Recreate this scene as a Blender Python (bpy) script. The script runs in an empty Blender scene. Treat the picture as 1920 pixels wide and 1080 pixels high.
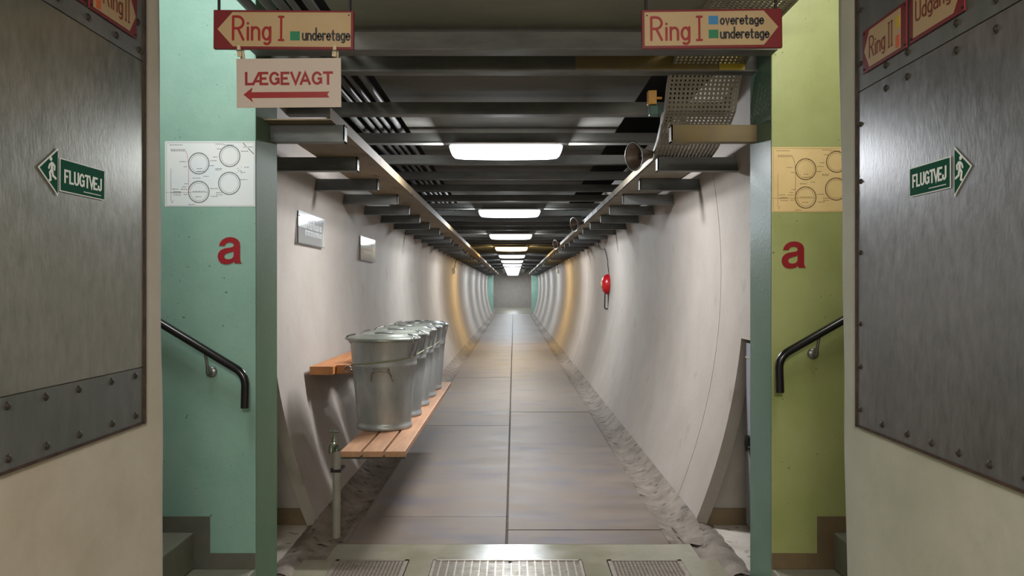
import bpy, bmesh, math, random
from mathutils import Vector, Matrix
import mathutils
R = math.radians
PI = math.pi
random.seed(7)
scn = bpy.context.scene
col = scn.collection

# ------------------------------------------------------------------ camera, world, lights, exposure
FPX, VX, VY, EYE = 1440.0, 963.0, 540.5, 1.45       # focal length in pixels, where the tunnel vanishes, eye height
cam_d = bpy.data.cameras.new('camera')
cam = bpy.data.objects.new('camera', cam_d)
col.objects.link(cam)
cam.location = (0, 0, EYE)
cam.rotation_euler = (R(90), 0, 0)
cam_d.sensor_width = 36.0
cam_d.lens = FPX / 1920.0 * 36.0
cam_d.shift_x = -(VX - 960.0) / 1920.0
cam_d.shift_y = (VY - 540.0) / 1920.0
cam_d.clip_start = 0.02
scn.camera = cam

world = bpy.data.worlds.new('world')
scn.world = world
world.use_nodes = True
world.node_tree.nodes['Background'].inputs[0].default_value = (0.9, 0.95, 1.0, 1)
world.node_tree.nodes['Background'].inputs[1].default_value = 0.015

vs = scn.view_settings
vs.view_transform = 'Standard'
vs.look = 'None'
vs.gamma = 1.0
vs.use_curve_mapping = False
vs.exposure = 0.0


def area_light(name, loc, target, sx, sy, power, color):
    l = bpy.data.lights.new(name, 'AREA')
    l.shape = 'RECTANGLE'
    l.size, l.size_y = sx, sy
    l.energy = power
    l.color = color
    o = bpy.data.objects.new(name, l)
    col.objects.link(o)
    o.location = loc
    o.rotation_euler = (Vector(target) - Vector(loc)).to_track_quat('-Z', 'Y').to_euler()
    return o


# the stair landings on both sides and the passage behind the photographer have ceiling lamps of their own
area_light('stair_light_left', (-1.45, 2.7, 3.15), (-1.0, 3.2, 0.6), 0.6, 0.2, 14, (0.95, 1.0, 0.97))
area_light('stair_light_right', (1.45, 2.7, 3.15), (1.0, 3.2, 0.6), 0.6, 0.2, 8, (1.0, 0.97, 0.88))
for gx, gp, gc in ((-1.25, 18, (0.95, 1.0, 1.0)), (1.25, 15, (1.0, 0.98, 0.92))):
    gl = bpy.data.lights.new('landing_glow', 'POINT')
    gl.energy, gl.color, gl.shadow_soft_size = gp, gc, 0.12
    glo = bpy.data.objects.new('landing_glow', gl)
    col.objects.link(glo)
    glo.location = (gx, 2.5, 2.75)
area_light('passage_light', (0.0, -0.9, 2.45), (0.0, 0.6, 0.3), 0.7, 0.2, 58, (1.0, 0.94, 0.84))
pl = bpy.data.lights.new('passage_glow', 'POINT')
pl.energy, pl.color, pl.shadow_soft_size = 38, (1.0, 0.93, 0.82), 0.1
plo = bpy.data.objects.new('passage_glow', pl)
col.objects.link(plo)
plo.location = (0.0, -0.9, 2.3)
LAMP_STRENGTH = 3.0
LAMP_POWER = 8.0      # all round glow of the tubes
LAMP_SIDE = 12.0       # light through each end of the diffuser
LAMP_DOWN = 70.0       # light thrown down by the reflector


def at(px, py, d):
    """the place at depth d that the photograph shows at pixel (px, py)"""
    return Vector(((px - VX) * d / FPX, d, EYE + (VY - py) * d / FPX))


# ------------------------------------------------------------------ materials
def srgb(r, g, b):
    f = lambda c: (c / 255 / 12.92) if c / 255 <= 0.04045 else ((c / 255 + 0.055) / 1.055) ** 2.4
    return (f(r), f(g), f(b), 1)


def mix(a, b, t):
    return tuple(a[i] * (1 - t) + b[i] * t for i in range(3)) + (1,)


def mat(name, c, rough=0.6, metal=0.0, c2=None, scale=4.0, stretch=(1, 1, 1), bump=0.0, bscale=40.0, spots=None,
        detail=6.0, spec=0.5, rvar=0.0, contrast=(0.35, 0.65)):
    m = bpy.data.materials.new(name)
    m.use_nodes = True
    nt = m.node_tree
    N, L = nt.nodes, nt.links
    b = N['Principled BSDF']
    b.inputs['Base Color'].default_value = c
    b.inputs['Roughness'].default_value = rough
    b.inputs['Metallic'].default_value = metal
    b.inputs['Specular IOR Level'].default_value = spec
    geo = N.new('ShaderNodeNewGeometry')
    mp = N.new('ShaderNodeMapping')
    mp.inputs['Scale'].default_value = stretch
    L.new(geo.outputs['Position'], mp.inputs['Vector'])
    if c2 is not None:
        nz = N.new('ShaderNodeTexNoise')
        nz.inputs['Scale'].default_value = scale
        nz.inputs['Detail'].default_value = detail
        nz.inputs['Roughness'].default_value = 0.62
        L.new(mp.outputs['Vector'], nz.inputs['Vector'])
        rp = N.new('ShaderNodeValToRGB')
        rp.color_ramp.elements[0].position = contrast[0]
        rp.color_ramp.elements[1].position = contrast[1]
        rp.color_ramp.elements[0].color = c
        rp.color_ramp.elements[1].color = c2
        L.new(nz.outputs['Fac'], rp.inputs['Fac'])
        last = rp.outputs['Color']
        if rvar:
            mr = N.new('ShaderNodeMapRange')
            mr.inputs['To Min'].default_value = max(0.02, rough - rvar)
            mr.inputs['To Max'].default_value = rough + rvar
            mr.inputs['From Min'].default_value = 0.3
            mr.inputs['From Max'].default_value = 0.7
            L.new(nz.outputs['Fac'], mr.inputs['Value'])
            L.new(mr.outputs['Result'], b.inputs['Roughness'])
        if spots is not None:
            sc, s_scale, lo, hi = spots
            n2 = N.new('ShaderNodeTexNoise')
            n2.inputs['Scale'].default_value = s_scale
            n2.inputs['Detail'].default_value = 8
            L.new(mp.outputs['Vector'], n2.inputs['Vector'])
            r2 = N.new('ShaderNodeMapRange')
            r2.inputs['From Min'].default_value = lo
            r2.inputs['From Max'].default_value = hi
            L.new(n2.outputs['Fac'], r2.inputs['Value'])
            mx = N.new('ShaderNodeMix')
            mx.data_type = 'RGBA'
            L.new(r2.outputs['Result'], mx.inputs['Factor'])
            L.new(last, mx.inputs['A'])
            mx.inputs['B'].default_value = sc
            last = mx.outputs['Result']
        L.new(last, b.inputs['Base Color'])
    if bump:
        n3 = N.new('ShaderNodeTexNoise')
        n3.inputs['Scale'].default_value = bscale
        n3.inputs['Detail'].default_value = 5
        L.new(mp.outputs['Vector'], n3.inputs['Vector'])
        bp = N.new('ShaderNodeBump')
        bp.inputs['Strength'].default_value = bump
        bp.inputs['Distance'].default_value = 0.01
        L.new(n3.outputs['Fac'], bp.inputs['Height'])
        L.new(bp.outputs['Normal'], b.inputs['Normal'])
    return m


def emit(name, c, s):
    m = bpy.data.materials.new(name)
    m.use_nodes = True
    b = m.node_tree.nodes['Principled BSDF']
    b.inputs['Base Color'].default_value = (0.9, 0.9, 0.9, 1)
    b.inputs['Emission Color'].default_value = c
    b.inputs['Emission Strength'].default_value = s
    return m


M = {}
M['tunnel_wall'] = mat('whitewashed_shell', srgb(152, 142, 132), 0.62, c2=srgb(160, 151, 142), scale=2.5, bump=0.12, bscale=25,
                       spots=(srgb(136, 125, 114), 3.5, 0.66, 0.78))
M['turquoise'] = mat('turquoise_paint', srgb(122, 156, 144), 0.42, c2=srgb(134, 166, 153), scale=3, bump=0.08, bscale=60, spec=0.25,
                     spots=(srgb(70, 100, 90), 48, 0.70, 0.73))
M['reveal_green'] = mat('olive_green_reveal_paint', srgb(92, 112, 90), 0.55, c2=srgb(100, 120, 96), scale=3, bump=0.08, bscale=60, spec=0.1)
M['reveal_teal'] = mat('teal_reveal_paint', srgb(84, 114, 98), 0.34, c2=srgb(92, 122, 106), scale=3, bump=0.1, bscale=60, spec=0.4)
M['lime'] = mat('yellow_green_paint', srgb(148, 156, 96), 0.42, c2=srgb(160, 166, 110), scale=3, bump=0.08, bscale=60,
                spots=(srgb(105, 112, 55), 48, 0.71, 0.735))
M['plaster'] = mat('passage_plaster', srgb(190, 178, 160), 0.7, c2=srgb(202, 191, 176), scale=4, bump=0.25, bscale=18)
M['plaster_green'] = mat('passage_plaster_greenish', srgb(178, 178, 160), 0.7, c2=srgb(192, 189, 174), scale=4, bump=0.25, bscale=18)
M['grey_paint'] = mat('grey_niche_paint', srgb(158, 150, 142), 0.6, c2=srgb(148, 141, 134), scale=5, bump=0.1)
M['brown_paint'] = mat('brown_skirting_paint', srgb(116, 98, 72), 0.5, c2=srgb(104, 88, 66), scale=8)
M['grey_skirt'] = mat('grey_skirting_paint', srgb(96, 94, 84), 0.5, c2=srgb(84, 84, 76), scale=8)
M['slab'] = mat('worn_concrete_slab', srgb(95, 82, 72), 0.55, c2=srgb(113, 99, 87), scale=2.2, stretch=(1, 2.2, 1), bump=0.12, bscale=70,
                spots=(srgb(92, 85, 88), 1.6, 0.5, 0.68), rvar=0.08)
M['joint'] = mat('dirty_joint', srgb(60, 53, 47), 0.9, c2=srgb(84, 76, 68), scale=20, bump=0.4)
M['gutter'] = mat('dusty_gutter_concrete', srgb(100, 90, 80), 0.85, c2=srgb(132, 121, 110), scale=7, bump=0.6, bscale=35,
                  spots=(srgb(62, 52, 44), 13, 0.58, 0.7))
M['foot'] = mat('whitewashed_foot', srgb(168, 158, 146), 0.8, c2=srgb(192, 184, 174), scale=6, bump=0.5, bscale=25,
                spots=(srgb(105, 92, 78), 12, 0.6, 0.7))
M['threshold'] = mat('glossy_grey_green_floor_paint', srgb(128, 124, 104), 0.2, c2=srgb(142, 136, 118), scale=4, bump=0.06, bscale=30,
                     spots=(srgb(120, 110, 98), 6, 0.58, 0.72), rvar=0.06)
M['ceiling'] = mat('raw_concrete_ceiling', srgb(140, 138, 124), 0.85, c2=srgb(124, 122, 112), scale=2, bump=0.15, bscale=20)
M['ceiling_dark'] = mat('darker_concrete_ceiling', srgb(98, 96, 88), 0.85, c2=srgb(84, 82, 76), scale=2, bump=0.15, bscale=20)  # same concrete strip in a darker tone inside the tunnel
M['dark_void'] = mat('dark_concrete', srgb(52, 52, 50), 0.95, c2=srgb(44, 44, 42), scale=3)  # plain dark tone for surfaces behind the joints and above the ceiling strip
M['beam'] = mat('dull_galvanised_beam', srgb(106, 105, 100), 0.6, 0.1, c2=srgb(84, 84, 80), scale=6, stretch=(0.4, 1, 1.5), rvar=0.1)
M['bracket'] = mat('galvanised_bracket', srgb(112, 112, 110), 0.5, 0.3, c2=srgb(86, 88, 88), scale=5, stretch=(0.5, 1, 1.5), rvar=0.1)
M['bracket_rust_beam_light'] = mat('rusty_bracket_and_beam_light', srgb(118, 104, 80), 0.6, 0.1, c2=srgb(132, 112, 66), scale=5)  # rust of one bracket, and the yellow light tinted onto the first beam
M['trough'] = mat('brownish_cable_trough', srgb(128, 110, 84), 0.7, 0.0, c2=srgb(106, 90, 68), scale=4, stretch=(1.5, 0.5, 1),
                  spots=(srgb(82, 60, 44), 9, 0.6, 0.72))
M['tray'] = mat('galvanised_tray', srgb(138, 130, 114), 0.6, 0.15, c2=srgb(120, 112, 98), scale=6, rvar=0.1)
M['conduit'] = mat('grey_cable_sheath', srgb(110, 110, 108), 0.5, c2=srgb(92, 92, 92), scale=8)
M['panel_l'] = mat('scratched_zinc_sheet', srgb(122, 124, 112), 0.31, 0.62, c2=srgb(150, 148, 140), scale=42, stretch=(1, 1.0, 0.4), bump=0.05, bscale=140,
                   spots=(srgb(112, 115, 102), 3, 0.46, 0.95), rvar=0.035, contrast=(0.25, 0.75))
M['panel_r'] = mat('scratched_zinc_sheet_cool', srgb(116, 117, 117), 0.31, 0.62, c2=srgb(146, 146, 148), scale=42, stretch=(1, 1.0, 0.4), bump=0.05, bscale=140,
                   spots=(srgb(106, 107, 107), 3, 0.46, 0.95), rvar=0.035, contrast=(0.25, 0.75))
M['panel_dark'] = mat('dull_zinc_sheet', srgb(98, 101, 96), 0.55, 0.5, c2=srgb(116, 116, 112), scale=9, stretch=(1, 1.6, 0.5), bump=0.12, bscale=22, rvar=0.04)
M['rivet'] = mat('dark_bolt_steel', srgb(44, 38, 30), 0.6, 0.2, c2=srgb(58, 50, 40), scale=30)
M['rust'] = mat('rusty_edge', srgb(82, 60, 48), 0.85, 0.2, c2=srgb(54, 42, 36), scale=25, bump=0.4)
M['red'] = mat('dark_red_sign_paint', srgb(116, 12, 20), 0.45, c2=srgb(106, 10, 18), scale=8)
M['cream'] = mat('cream_sign_paint', srgb(180, 154, 116), 0.5, c2=srgb(172, 144, 104), scale=5)
M['letter_red'] = mat('red_lettering', srgb(146, 18, 18), 0.45, c2=srgb(136, 14, 16), scale=20)
M['letter_crimson'] = mat('crimson_letter_paint', srgb(142, 6, 26), 0.45, c2=srgb(132, 4, 22), scale=20)
M['letter_brown'] = mat('dark_red_brown_lettering', srgb(110, 40, 26), 0.45, c2=srgb(98, 34, 22), scale=20)
M['letter_black'] = mat('black_lettering', srgb(26, 24, 24), 0.5, c2=srgb(34, 30, 30), scale=20)
M['sq_green'] = mat('green_square', srgb(14, 118, 78), 0.45, c2=srgb(20, 110, 74), scale=10)
M['sq_blue'] = mat('blue_square', srgb(44, 116, 170), 0.45, c2=srgb(50, 120, 165), scale=10)
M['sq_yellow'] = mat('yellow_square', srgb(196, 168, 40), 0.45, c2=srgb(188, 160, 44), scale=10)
M['sq_orange'] = mat('orange_square', srgb(204, 98, 52), 0.45, c2=srgb(196, 90, 50), scale=10)
M['paper_pink'] = mat('off_white_card', srgb(192, 176, 166), 0.6, c2=srgb(186, 172, 158), scale=3)
M['paper_white'] = mat('white_paper', srgb(206, 214, 222), 0.45, c2=srgb(214, 216, 216), scale=6)
M['paper_cream'] = mat('yellowed_paper', srgb(224, 196, 142), 0.5, c2=srgb(214, 184, 126), scale=6)
M['ink'] = mat('grey_print', srgb(104, 112, 112), 0.6, c2=srgb(92, 98, 100), scale=60)
M['ink_dark'] = mat('dark_print', srgb(52, 54, 58), 0.6, c2=srgb(64, 64, 66), scale=60)
M['ink_red'] = mat('red_print', srgb(196, 84, 92), 0.6, c2=srgb(190, 80, 86), scale=60)
M['ink_brown'] = mat('brown_print', srgb(112, 84, 46), 0.6, c2=srgb(100, 74, 42), scale=60)
M['exit_green'] = mat('exit_sign_green', srgb(12, 84, 62), 0.75, c2=srgb(16, 78, 58), scale=6, spec=0.1)
M['white'] = mat('white_plastic', srgb(232, 234, 230), 0.45, c2=srgb(224, 226, 222), scale=8)
M['housing'] = mat('lamp_housing_enamel', srgb(150, 142, 132), 0.5, c2=srgb(138, 130, 122), scale=8)
M['dark_metal'] = mat('dark_steel', srgb(40, 38, 38), 0.45, 0.5, c2=srgb(52, 48, 46), scale=12)
M['rail'] = mat('glossy_black_rail', srgb(22, 20, 22), 0.22, c2=srgb(30, 26, 28), scale=12)
M['zinc'] = mat('galvanised_bin', srgb(168, 170, 168), 0.42, 0.45, c2=srgb(138, 142, 142), scale=7, stretch=(1, 1, 0.35), bump=0.05, bscale=12, rvar=0.08)
M['zinc_lid'] = mat('galvanised_lid', srgb(150, 152, 142), 0.36, 0.5, c2=srgb(124, 128, 118), scale=10, rvar=0.08)
M['wire'] = mat('bright_wire', srgb(150, 150, 148), 0.35, 0.8, c2=srgb(120, 120, 118), scale=30)
M['cord'] = mat('olive_strap', srgb(128, 128, 100), 0.8, c2=srgb(116, 114, 90), scale=40)
M['wood'] = mat('varnished_pine', srgb(176, 132, 98), 0.5, c2=srgb(154, 112, 82), scale=9, stretch=(3.0, 0.35, 3.0), bump=0.05, bscale=30)
M['wood_orange'] = mat('orange_stained_wood', srgb(178, 118, 68), 0.5, c2=srgb(156, 98, 54), scale=9, stretch=(3.0, 0.35, 3.0))
M['wood_pale'] = mat('clothespin_wood', srgb(206, 188, 158), 0.6, c2=srgb(194, 174, 142), scale=30)
M['brass'] = mat('tarnished_brass', srgb(118, 122, 104), 0.35, 0.7, c2=srgb(92, 98, 84), scale=30)
M['pipe'] = mat('grey_plastic_pipe', srgb(152, 146, 136), 0.5, c2=srgb(140, 134, 124), scale=8)
M['grate'] = mat('galvanised_grating', srgb(170, 160, 148), 0.34, 0.6, c2=srgb(150, 140, 128), scale=20, rvar=0.08)
M['door_grey'] = mat('blue_grey_door_enamel', srgb(142, 142, 150), 0.45, c2=srgb(132, 132, 140), scale=6)
M['speaker'] = mat('brown_grey_horn', srgb(120, 104, 92), 0.45, 0.2, c2=srgb(104, 90, 80), scale=10)
M['alarm_red'] = mat('alarm_red_enamel', srgb(172, 18, 26), 0.28, c2=srgb(160, 14, 22), scale=10)
M['black_cable'] = mat('black_cable', srgb(30, 26, 24), 0.5, c2=srgb(40, 34, 30), scale=20)
M['tag_yellow'] = mat('amber_plastic', srgb(204, 150, 46), 0.4, c2=srgb(190, 136, 40), scale=20)
M['tag_green'] = mat('green_plastic', srgb(18, 84, 70), 0.4, c2=srgb(22, 76, 64), scale=20)
M['stair'] = mat('grey_stair_paint', srgb(112, 112, 100), 0.4, c2=srgb(128, 126, 112), scale=4)
M['lamp'] = emit('lamp_diffuser_white', (0.93, 0.96, 1.0, 1), LAMP_STRENGTH)
M['lamp_cool'] = emit('lamp_diffuser_cool', (0.84, 0.93, 1.0, 1), LAMP_STRENGTH)
M['lamp_warm'] = emit('lamp_diffuser_amber', (1.0, 0.70, 0.28, 1), LAMP_STRENGTH * 2.2)
g = bpy.data.materials.new('clear_acrylic')
g.use_nodes = True
gb = g.node_tree.nodes['Principled BSDF']
gb.inputs['Base Color'].default_value = (0.93, 0.95, 0.95, 1)
gb.inputs['Roughness'].default_value = 0.08
gb.inputs['Transmission Weight'].default_value = 0.9
gb.inputs['IOR'].default_value = 1.13
M['acrylic'] = g


# ------------------------------------------------------------------ mesh helpers
class MB:
    """collects shapes in a frame (origin, u, v, w) and links them as ONE mesh object"""

    def __init__(s, o=(0, 0, 0), u=(1, 0, 0), v=(0, 1, 0), w=(0, 0, 1)):
        s.vs, s.fs, s.sm = [], [], []
        s.o, s.u, s.v, s.w = Vector(o), Vector(u), Vector(v), Vector(w)
        s.flip = s.u.cross(s.v).dot(s.w) < 0

    def P(s, a, b, c):
        return s.o + s.u * a + s.v * b + s.w * c

    def add(s, pts, faces, smooth=False):
        n = len(s.vs)
        s.vs += [s.P(*p) for p in pts]
        for f in faces:
            f = [n + i for i in f]
            s.fs.append(f[::-1] if s.flip else f)
            s.sm.append(smooth)

    def box(s, a0, a1, b0, b1, c0, c1):
        a0, a1 = min(a0, a1), max(a0, a1)
        b0, b1 = min(b0, b1), max(b0, b1)
        c0, c1 = min(c0, c1), max(c0, c1)
        s.add([(a0, b0, c0), (a1, b0, c0), (a1, b1, c0), (a0, b1, c0), (a0, b0, c1), (a1, b0, c1), (a1, b1, c1), (a0, b1, c1)],
              [(0, 3, 2, 1), (4, 5, 6, 7), (0, 1, 5, 4), (1, 2, 6, 5), (2, 3, 7, 6), (3, 0, 4, 7)])

    def prism(s, poly, c0, c1):
        area = sum(poly[i][0] * poly[(i + 1) % len(poly)][1] - poly[(i + 1) % len(poly)][0] * poly[i][1] for i in range(len(poly)))
        if area < 0:
            poly = poly[::-1]
        n = len(poly)
        pts = [(x, y, c0) for x, y in poly] + [(x, y, c1) for x, y in poly]
        fs = [tuple(range(n - 1, -1, -1)), tuple(range(n, 2 * n))]
        fs += [(i, (i + 1) % n, n + (i + 1) % n, n + i) for i in range(n)]
        s.add(pts, fs)

    def disc(s, x, y, r, c0, c1, n=14):
        s.prism([(x + r * math.cos(2 * PI * i / n), y + r * math.sin(2 * PI * i / n)) for i in range(n)], c0, c1)

    def stroke(s, pl, wd, c0, c1, caps=True):
        """a line of width wd with mitred corners and round ends, as one closed prism"""
        s.nst = getattr(s, 'nst', 0) + 1
        c1 = c1 + (s.nst % 12) * 0.00003
        q = [Vector((p[0], p[1])) for p in pl]
        q = [p for k, p in enumerate(q) if k == 0 or (p - q[k - 1]).length > 1e-6]
        closed = len(q) > 3 and (q[0] - q[-1]).length < 1e-6
        if closed:
            q = q[:-1]
        n = len(q)
        seg = lambda a, b: (b - a).normalized()
        lf, rt = [], []
        for k in range(n):
            d0 = seg(q[k - 1], q[k]) if (k or closed) else seg(q[0], q[1])
            d1 = seg(q[k], q[(k + 1) % n]) if (k < n - 1 or closed) else seg(q[-2], q[-1])
            n0, n1 = Vector((-d0.y, d0.x)), Vector((-d1.y, d1.x))
            mt = n0 + n1
            mt = mt.normalized() if mt.length > 1e-4 else n0
            l = min(wd / 2 / max(0.35, mt.dot(n0)), wd * 1.1)
            lf.append(q[k] + mt * l)
            rt.append(q[k] - mt * l)
        pts = [(p.x, p.y, c0) for p in lf + rt] + [(p.x, p.y, c1) for p in lf + rt]
        N2 = 2 * n
        fs = []
        for k in range(n if closed else n - 1):
            j = (k + 1) % n
            fs.append((N2 + k, N2 + n + k, N2 + n + j, N2 + j))
            fs.append((k, N2 + k, N2 + j, j))
            fs.append((n + k, n + j, N2 + n + j, N2 + n + k))
        s.add(pts, fs)
        if not closed and not caps:
            for k, flip in ((0, 0), (n - 1, 1)):
                f = (k, n + k, N2 + n + k, N2 + k)
                s.add([pts[i] for i in f], [(0, 1, 2, 3) if flip else (3, 2, 1, 0)])
        if not closed and caps:
            for c, d in ((q[0], seg(q[1], q[0])), (q[-1], seg(q[-2], q[-1]))):
                a0 = math.atan2(d.y, d.x)
                s.prism([(c.x + wd / 2 * math.cos(a0 - PI / 2 + PI * k / 6), c.y + wd / 2 * math.sin(a0 - PI / 2 + PI * k / 6)) for k in range(7)], c0, c1)

    def lathe(s, prof, c=(0, 0, 0), n=36, smooth=True, cap=True):
        pts, fs = [], []
        for r, z in prof:
            for i in range(n):
                t = 2 * PI * i / n
                pts.append((c[0] + r * math.cos(t), c[1] + r * math.sin(t), c[2] + z))
        for k in range(len(prof) - 1):
            for i in range(n):
                j = (i + 1) % n
                fs.append((k * n + i, k * n + j, (k + 1) * n + j, (k + 1) * n + i))
        s.add(pts, fs, smooth)
        if cap:
            s.add(pts[:n], [tuple(range(n - 1, -1, -1))])
            s.add(pts[-n:], [tuple(range(n))])

    def tube(s, path, r, n=10, closed=False, cap=True):
        """path: points in the frame's coordinates; r: a radius or one per point"""
        ps = [Vector(p) for p in path]
        m = len(ps)
        rs = r if isinstance(r, (list, tuple)) else [r] * m
        tang = []
        for i in range(m):
            a = ps[(i - 1) % m] if closed or i > 0 else ps[i]
            b = ps[(i + 1) % m] if closed or i < m - 1 else ps[i]
            tang.append((b - a).normalized())
        ref = Vector((0, 0, 1)) if abs(tang[0].z) < 0.9 else Vector((1, 0, 0))
        nrm = (ref - tang[0] * ref.dot(tang[0])).normalized()
        pts, fs = [], []
        for i in range(m):
            if i:
                nrm = (nrm - tang[i] * nrm.dot(tang[i])).normalized()
            bi = tang[i].cross(nrm)
            for k in range(n):
                a = 2 * PI * k / n
                pts.append(tuple(ps[i] + (nrm * math.cos(a) + bi * math.sin(a)) * rs[i]))
        for i in range(m if closed else m - 1):
            j = (i + 1) % m
            for k in range(n):
                q = (k + 1) % n
                fs.append((i * n + k, i * n + q, j * n + q, j * n + k))
        s.add(pts, fs, True)
        if cap and not closed:
            s.add(pts[:n], [tuple(range(n - 1, -1, -1))])
            s.add(pts[-n:], [tuple(range(n))])

    def text(s, body, box, c0, c1, bold=0.0):
        """lettering fitted into box (a0, b0, a1, b1) of the frame"""
        cu = bpy.data.curves.new('lettering_tmp', 'FONT')
        cu.body = body
        cu.extrude = 0.5
        cu.offset = bold
        cu.resolution_u = 6
        o = bpy.data.objects.new('lettering_tmp', cu)
        col.objects.link(o)
        bpy.context.view_layer.update()
        me = bpy.data.meshes.new_from_object(o.evaluated_get(bpy.context.evaluated_depsgraph_get()))
        V = [v.co.copy() for v in me.vertices]
        F = [tuple(p.vertices) for p in me.polygons]
        bpy.data.objects.remove(o)
        bpy.data.curves.remove(cu)
        bpy.data.meshes.remove(me)
        x0, x1 = min(v.x for v in V), max(v.x for v in V)
        y0, y1 = min(v.y for v in V), max(v.y for v in V)
        a0, b0, a1, b1 = box
        pts = [(a0 + (v.x - x0) / (x1 - x0) * (a1 - a0), b0 + (v.y - y0) / (y1 - y0) * (b1 - b0), c1 if v.z > 0 else c0) for v in V]
        s.add(pts, F)

    def build(s, name, m, parent=None, bevel=0.0, weld=False):
        me = bpy.data.meshes.new(name)
        me.from_pydata([tuple(v) for v in s.vs], [], s.fs)
        for p, f in zip(me.polygons, s.sm):
            p.use_smooth = f
        me.materials.append(m)
        me.update()
        o = bpy.data.objects.new(name, me)
        col.objects.link(o)
        if parent is not None:
            o.parent = parent
            o.matrix_parent_inverse = Matrix.Translation(parent.location).inverted() if parent.parent is None else parent_inv(parent)
        if bevel:
            bv = o.modifiers.new('bevel', 'BEVEL')
            bv.width = bevel
            bv.segments = 2
            bv.limit_method = 'ANGLE'
        return o


def parent_inv(p):
    bpy.context.view_layer.update()
    return p.matrix_world.inverted()


def tag(o, label=None, cat=None, group=None, kind=None):
    if label:
        o['label'] = label
    if cat:
        o['category'] = cat
    if group:
        o['group'] = group
    if kind:
        o['kind'] = kind
    return o


def thing(name, loc, label, cat, group=None):
    o = bpy.data.objects.new(name, None)
    o.empty_display_size = 0.1
    o.location = loc
    col.objects.link(o)
    return tag(o, label, cat, group)


def struct(mb, name, m, **k):
    return tag(mb.build(name, m, **k), kind='structure')


def copy_tree(o, parent=None):
    c = o.copy()
    col.objects.link(c)
    if parent is not None:
        c.parent = parent
    for ch in list(o.children):
        copy_tree(ch, c)
    return c


# ------------------------------------------------------------------ the setting
YN, YF = 3.51, 3.83            # front and back of the wall with the tunnel opening
YT, YP = 4.67, 43.5            # where the closed tunnel shell begins, where it ends at the far portal
YE = 58.3                      # the far end wall
CX = -0.04                     # middle of the tunnel
CEIL = EYE + 1.17


def shell_x(zr):
    """inner half width of the shell at height zr above the eye"""
    return 1.445 - 4.0 + math.sqrt(16.0 - (zr - 0.1) ** 2)


# floor of the landing and of the threshold, left open over the three drain pits
m = MB()
holes = [(-0.95, -0.555), (-0.43, 0.365), (0.495, 0.895)]
gy0, gy1 = 3.56, 4.10
m.box(-1.18, 1.18, -2.5, gy0, -0.2, 0)
m.box(-1.0, 1.0, gy1, 4.35, -0.2, 0)
m.box(-1.6, 1.6, gy1, 4.9, -0.25, -0.04)

xs = [-1.19] + [v for h in holes for v in h] + [1.19]
for i in range(0, len(xs), 2):
    m.box(xs[i], xs[i + 1], gy0, gy1, -0.2, 0)
for h in holes:
    m.box(h[0], h[1], gy0, gy1, -0.2, -0.12)
struct(m, 'floor', M['threshold'])
m = MB()
for sx in (-1, 1):
    m.box(sx * 1.16, sx * 2.0, YF, gy1, -0.2, 0.004)
    m.box(sx * 1.16, sx * 2.0, gy1, 4.85, -0.2, 0.004)
struct(m, 'floor_niche', M['foot'])

# tunnel floor slabs in two rows, real gaps between them
m = MB()
LJ = [4.352, 4.88, 8.12] + [8.12 + 2.2 * k for k in range(1, 17)]
RJ = [4.352, 4.61, 6.80] + [6.80 + 2.2 * k for k in range(1, 18)]
LJ = [y for y in LJ if y < YP] + [YP]
RJ = [y for y in RJ if y < YP] + [YP]
for J, x0, x1 in ((LJ, -0.955, -0.046), (RJ, -0.034, 0.885)):
    for a, b in zip(J, J[1:]):
        dz = random.uniform(-0.002, 0.002)
        m.box(x0, x1, a + 0.004, b - 0.004, -0.1, dz)
struct(m, 'floor_tunnel', M['slab'], bevel=0.003)
m = MB()
m.box(-1.3, 1.25, 4.351, YP, -0.2, -0.034)
m.box(-0.1, 0.0, 4.351, YP, -0.034, -0.012)
struct(m, 'floor_bed', M['joint'])
m = MB()
m.box(-1.7, 1.6, YP + 0.01, YE, -0.2, 0.0)
struct(m, 'floor_far', M['threshold'])

# rough gutters between the slabs and the shell
def gutter(side):
    m = MB()
    x0 = -0.957 if side < 0 else 0.887
    foot = -0.05 + side * shell_x(-EYE) if side < 0 else CX + shell_x(-EYE)
    foot += side * 0.02
    ys = []
    y = 4.36
    while y < YP:
        ys.append(y)
        y += 0.06 if y < 9 else (0.2 if y < 16 else 1.0)
    ys.append(YP)
    prof = [(0.0, -0.004), (0.16, -0.014), (0.34, -0.022), (0.55, -0.012), (0.75, 0.012), (1.0, 0.055)]
    pts, fs = [], []
    for y in ys:
        for t, z in prof:
            jx = random.uniform(-0.006, 0.006) if 0 < t < 1 else 0
            jz = random.uniform(-0.006, 0.006) if 0 < t < 1 else 0
            if y < 4.72 and t > 0.5:
                z = z * max(0.0, (y - 4.36) / 0.36) - 0.004 * (1 - (y - 4.36) / 0.36)
            pts.append((x0 + (foot - x0) * t + jx, y, z + jz))
    k = len(prof)
    for i in range(len(ys) - 1):
        for j in range(k - 1):
            f = (i * k + j, i * k + j + 1, (i + 1) * k + j + 1, (i + 1) * k + j)
            fs.append(f if side > 0 else f[::-1])
    m.add(pts, fs, True)
    return struct(m, 'trim_gutter_left' if side < 0 else 'trim_gutter_right', M['gutter'])


gutter(-1)
gutter(1)


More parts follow.
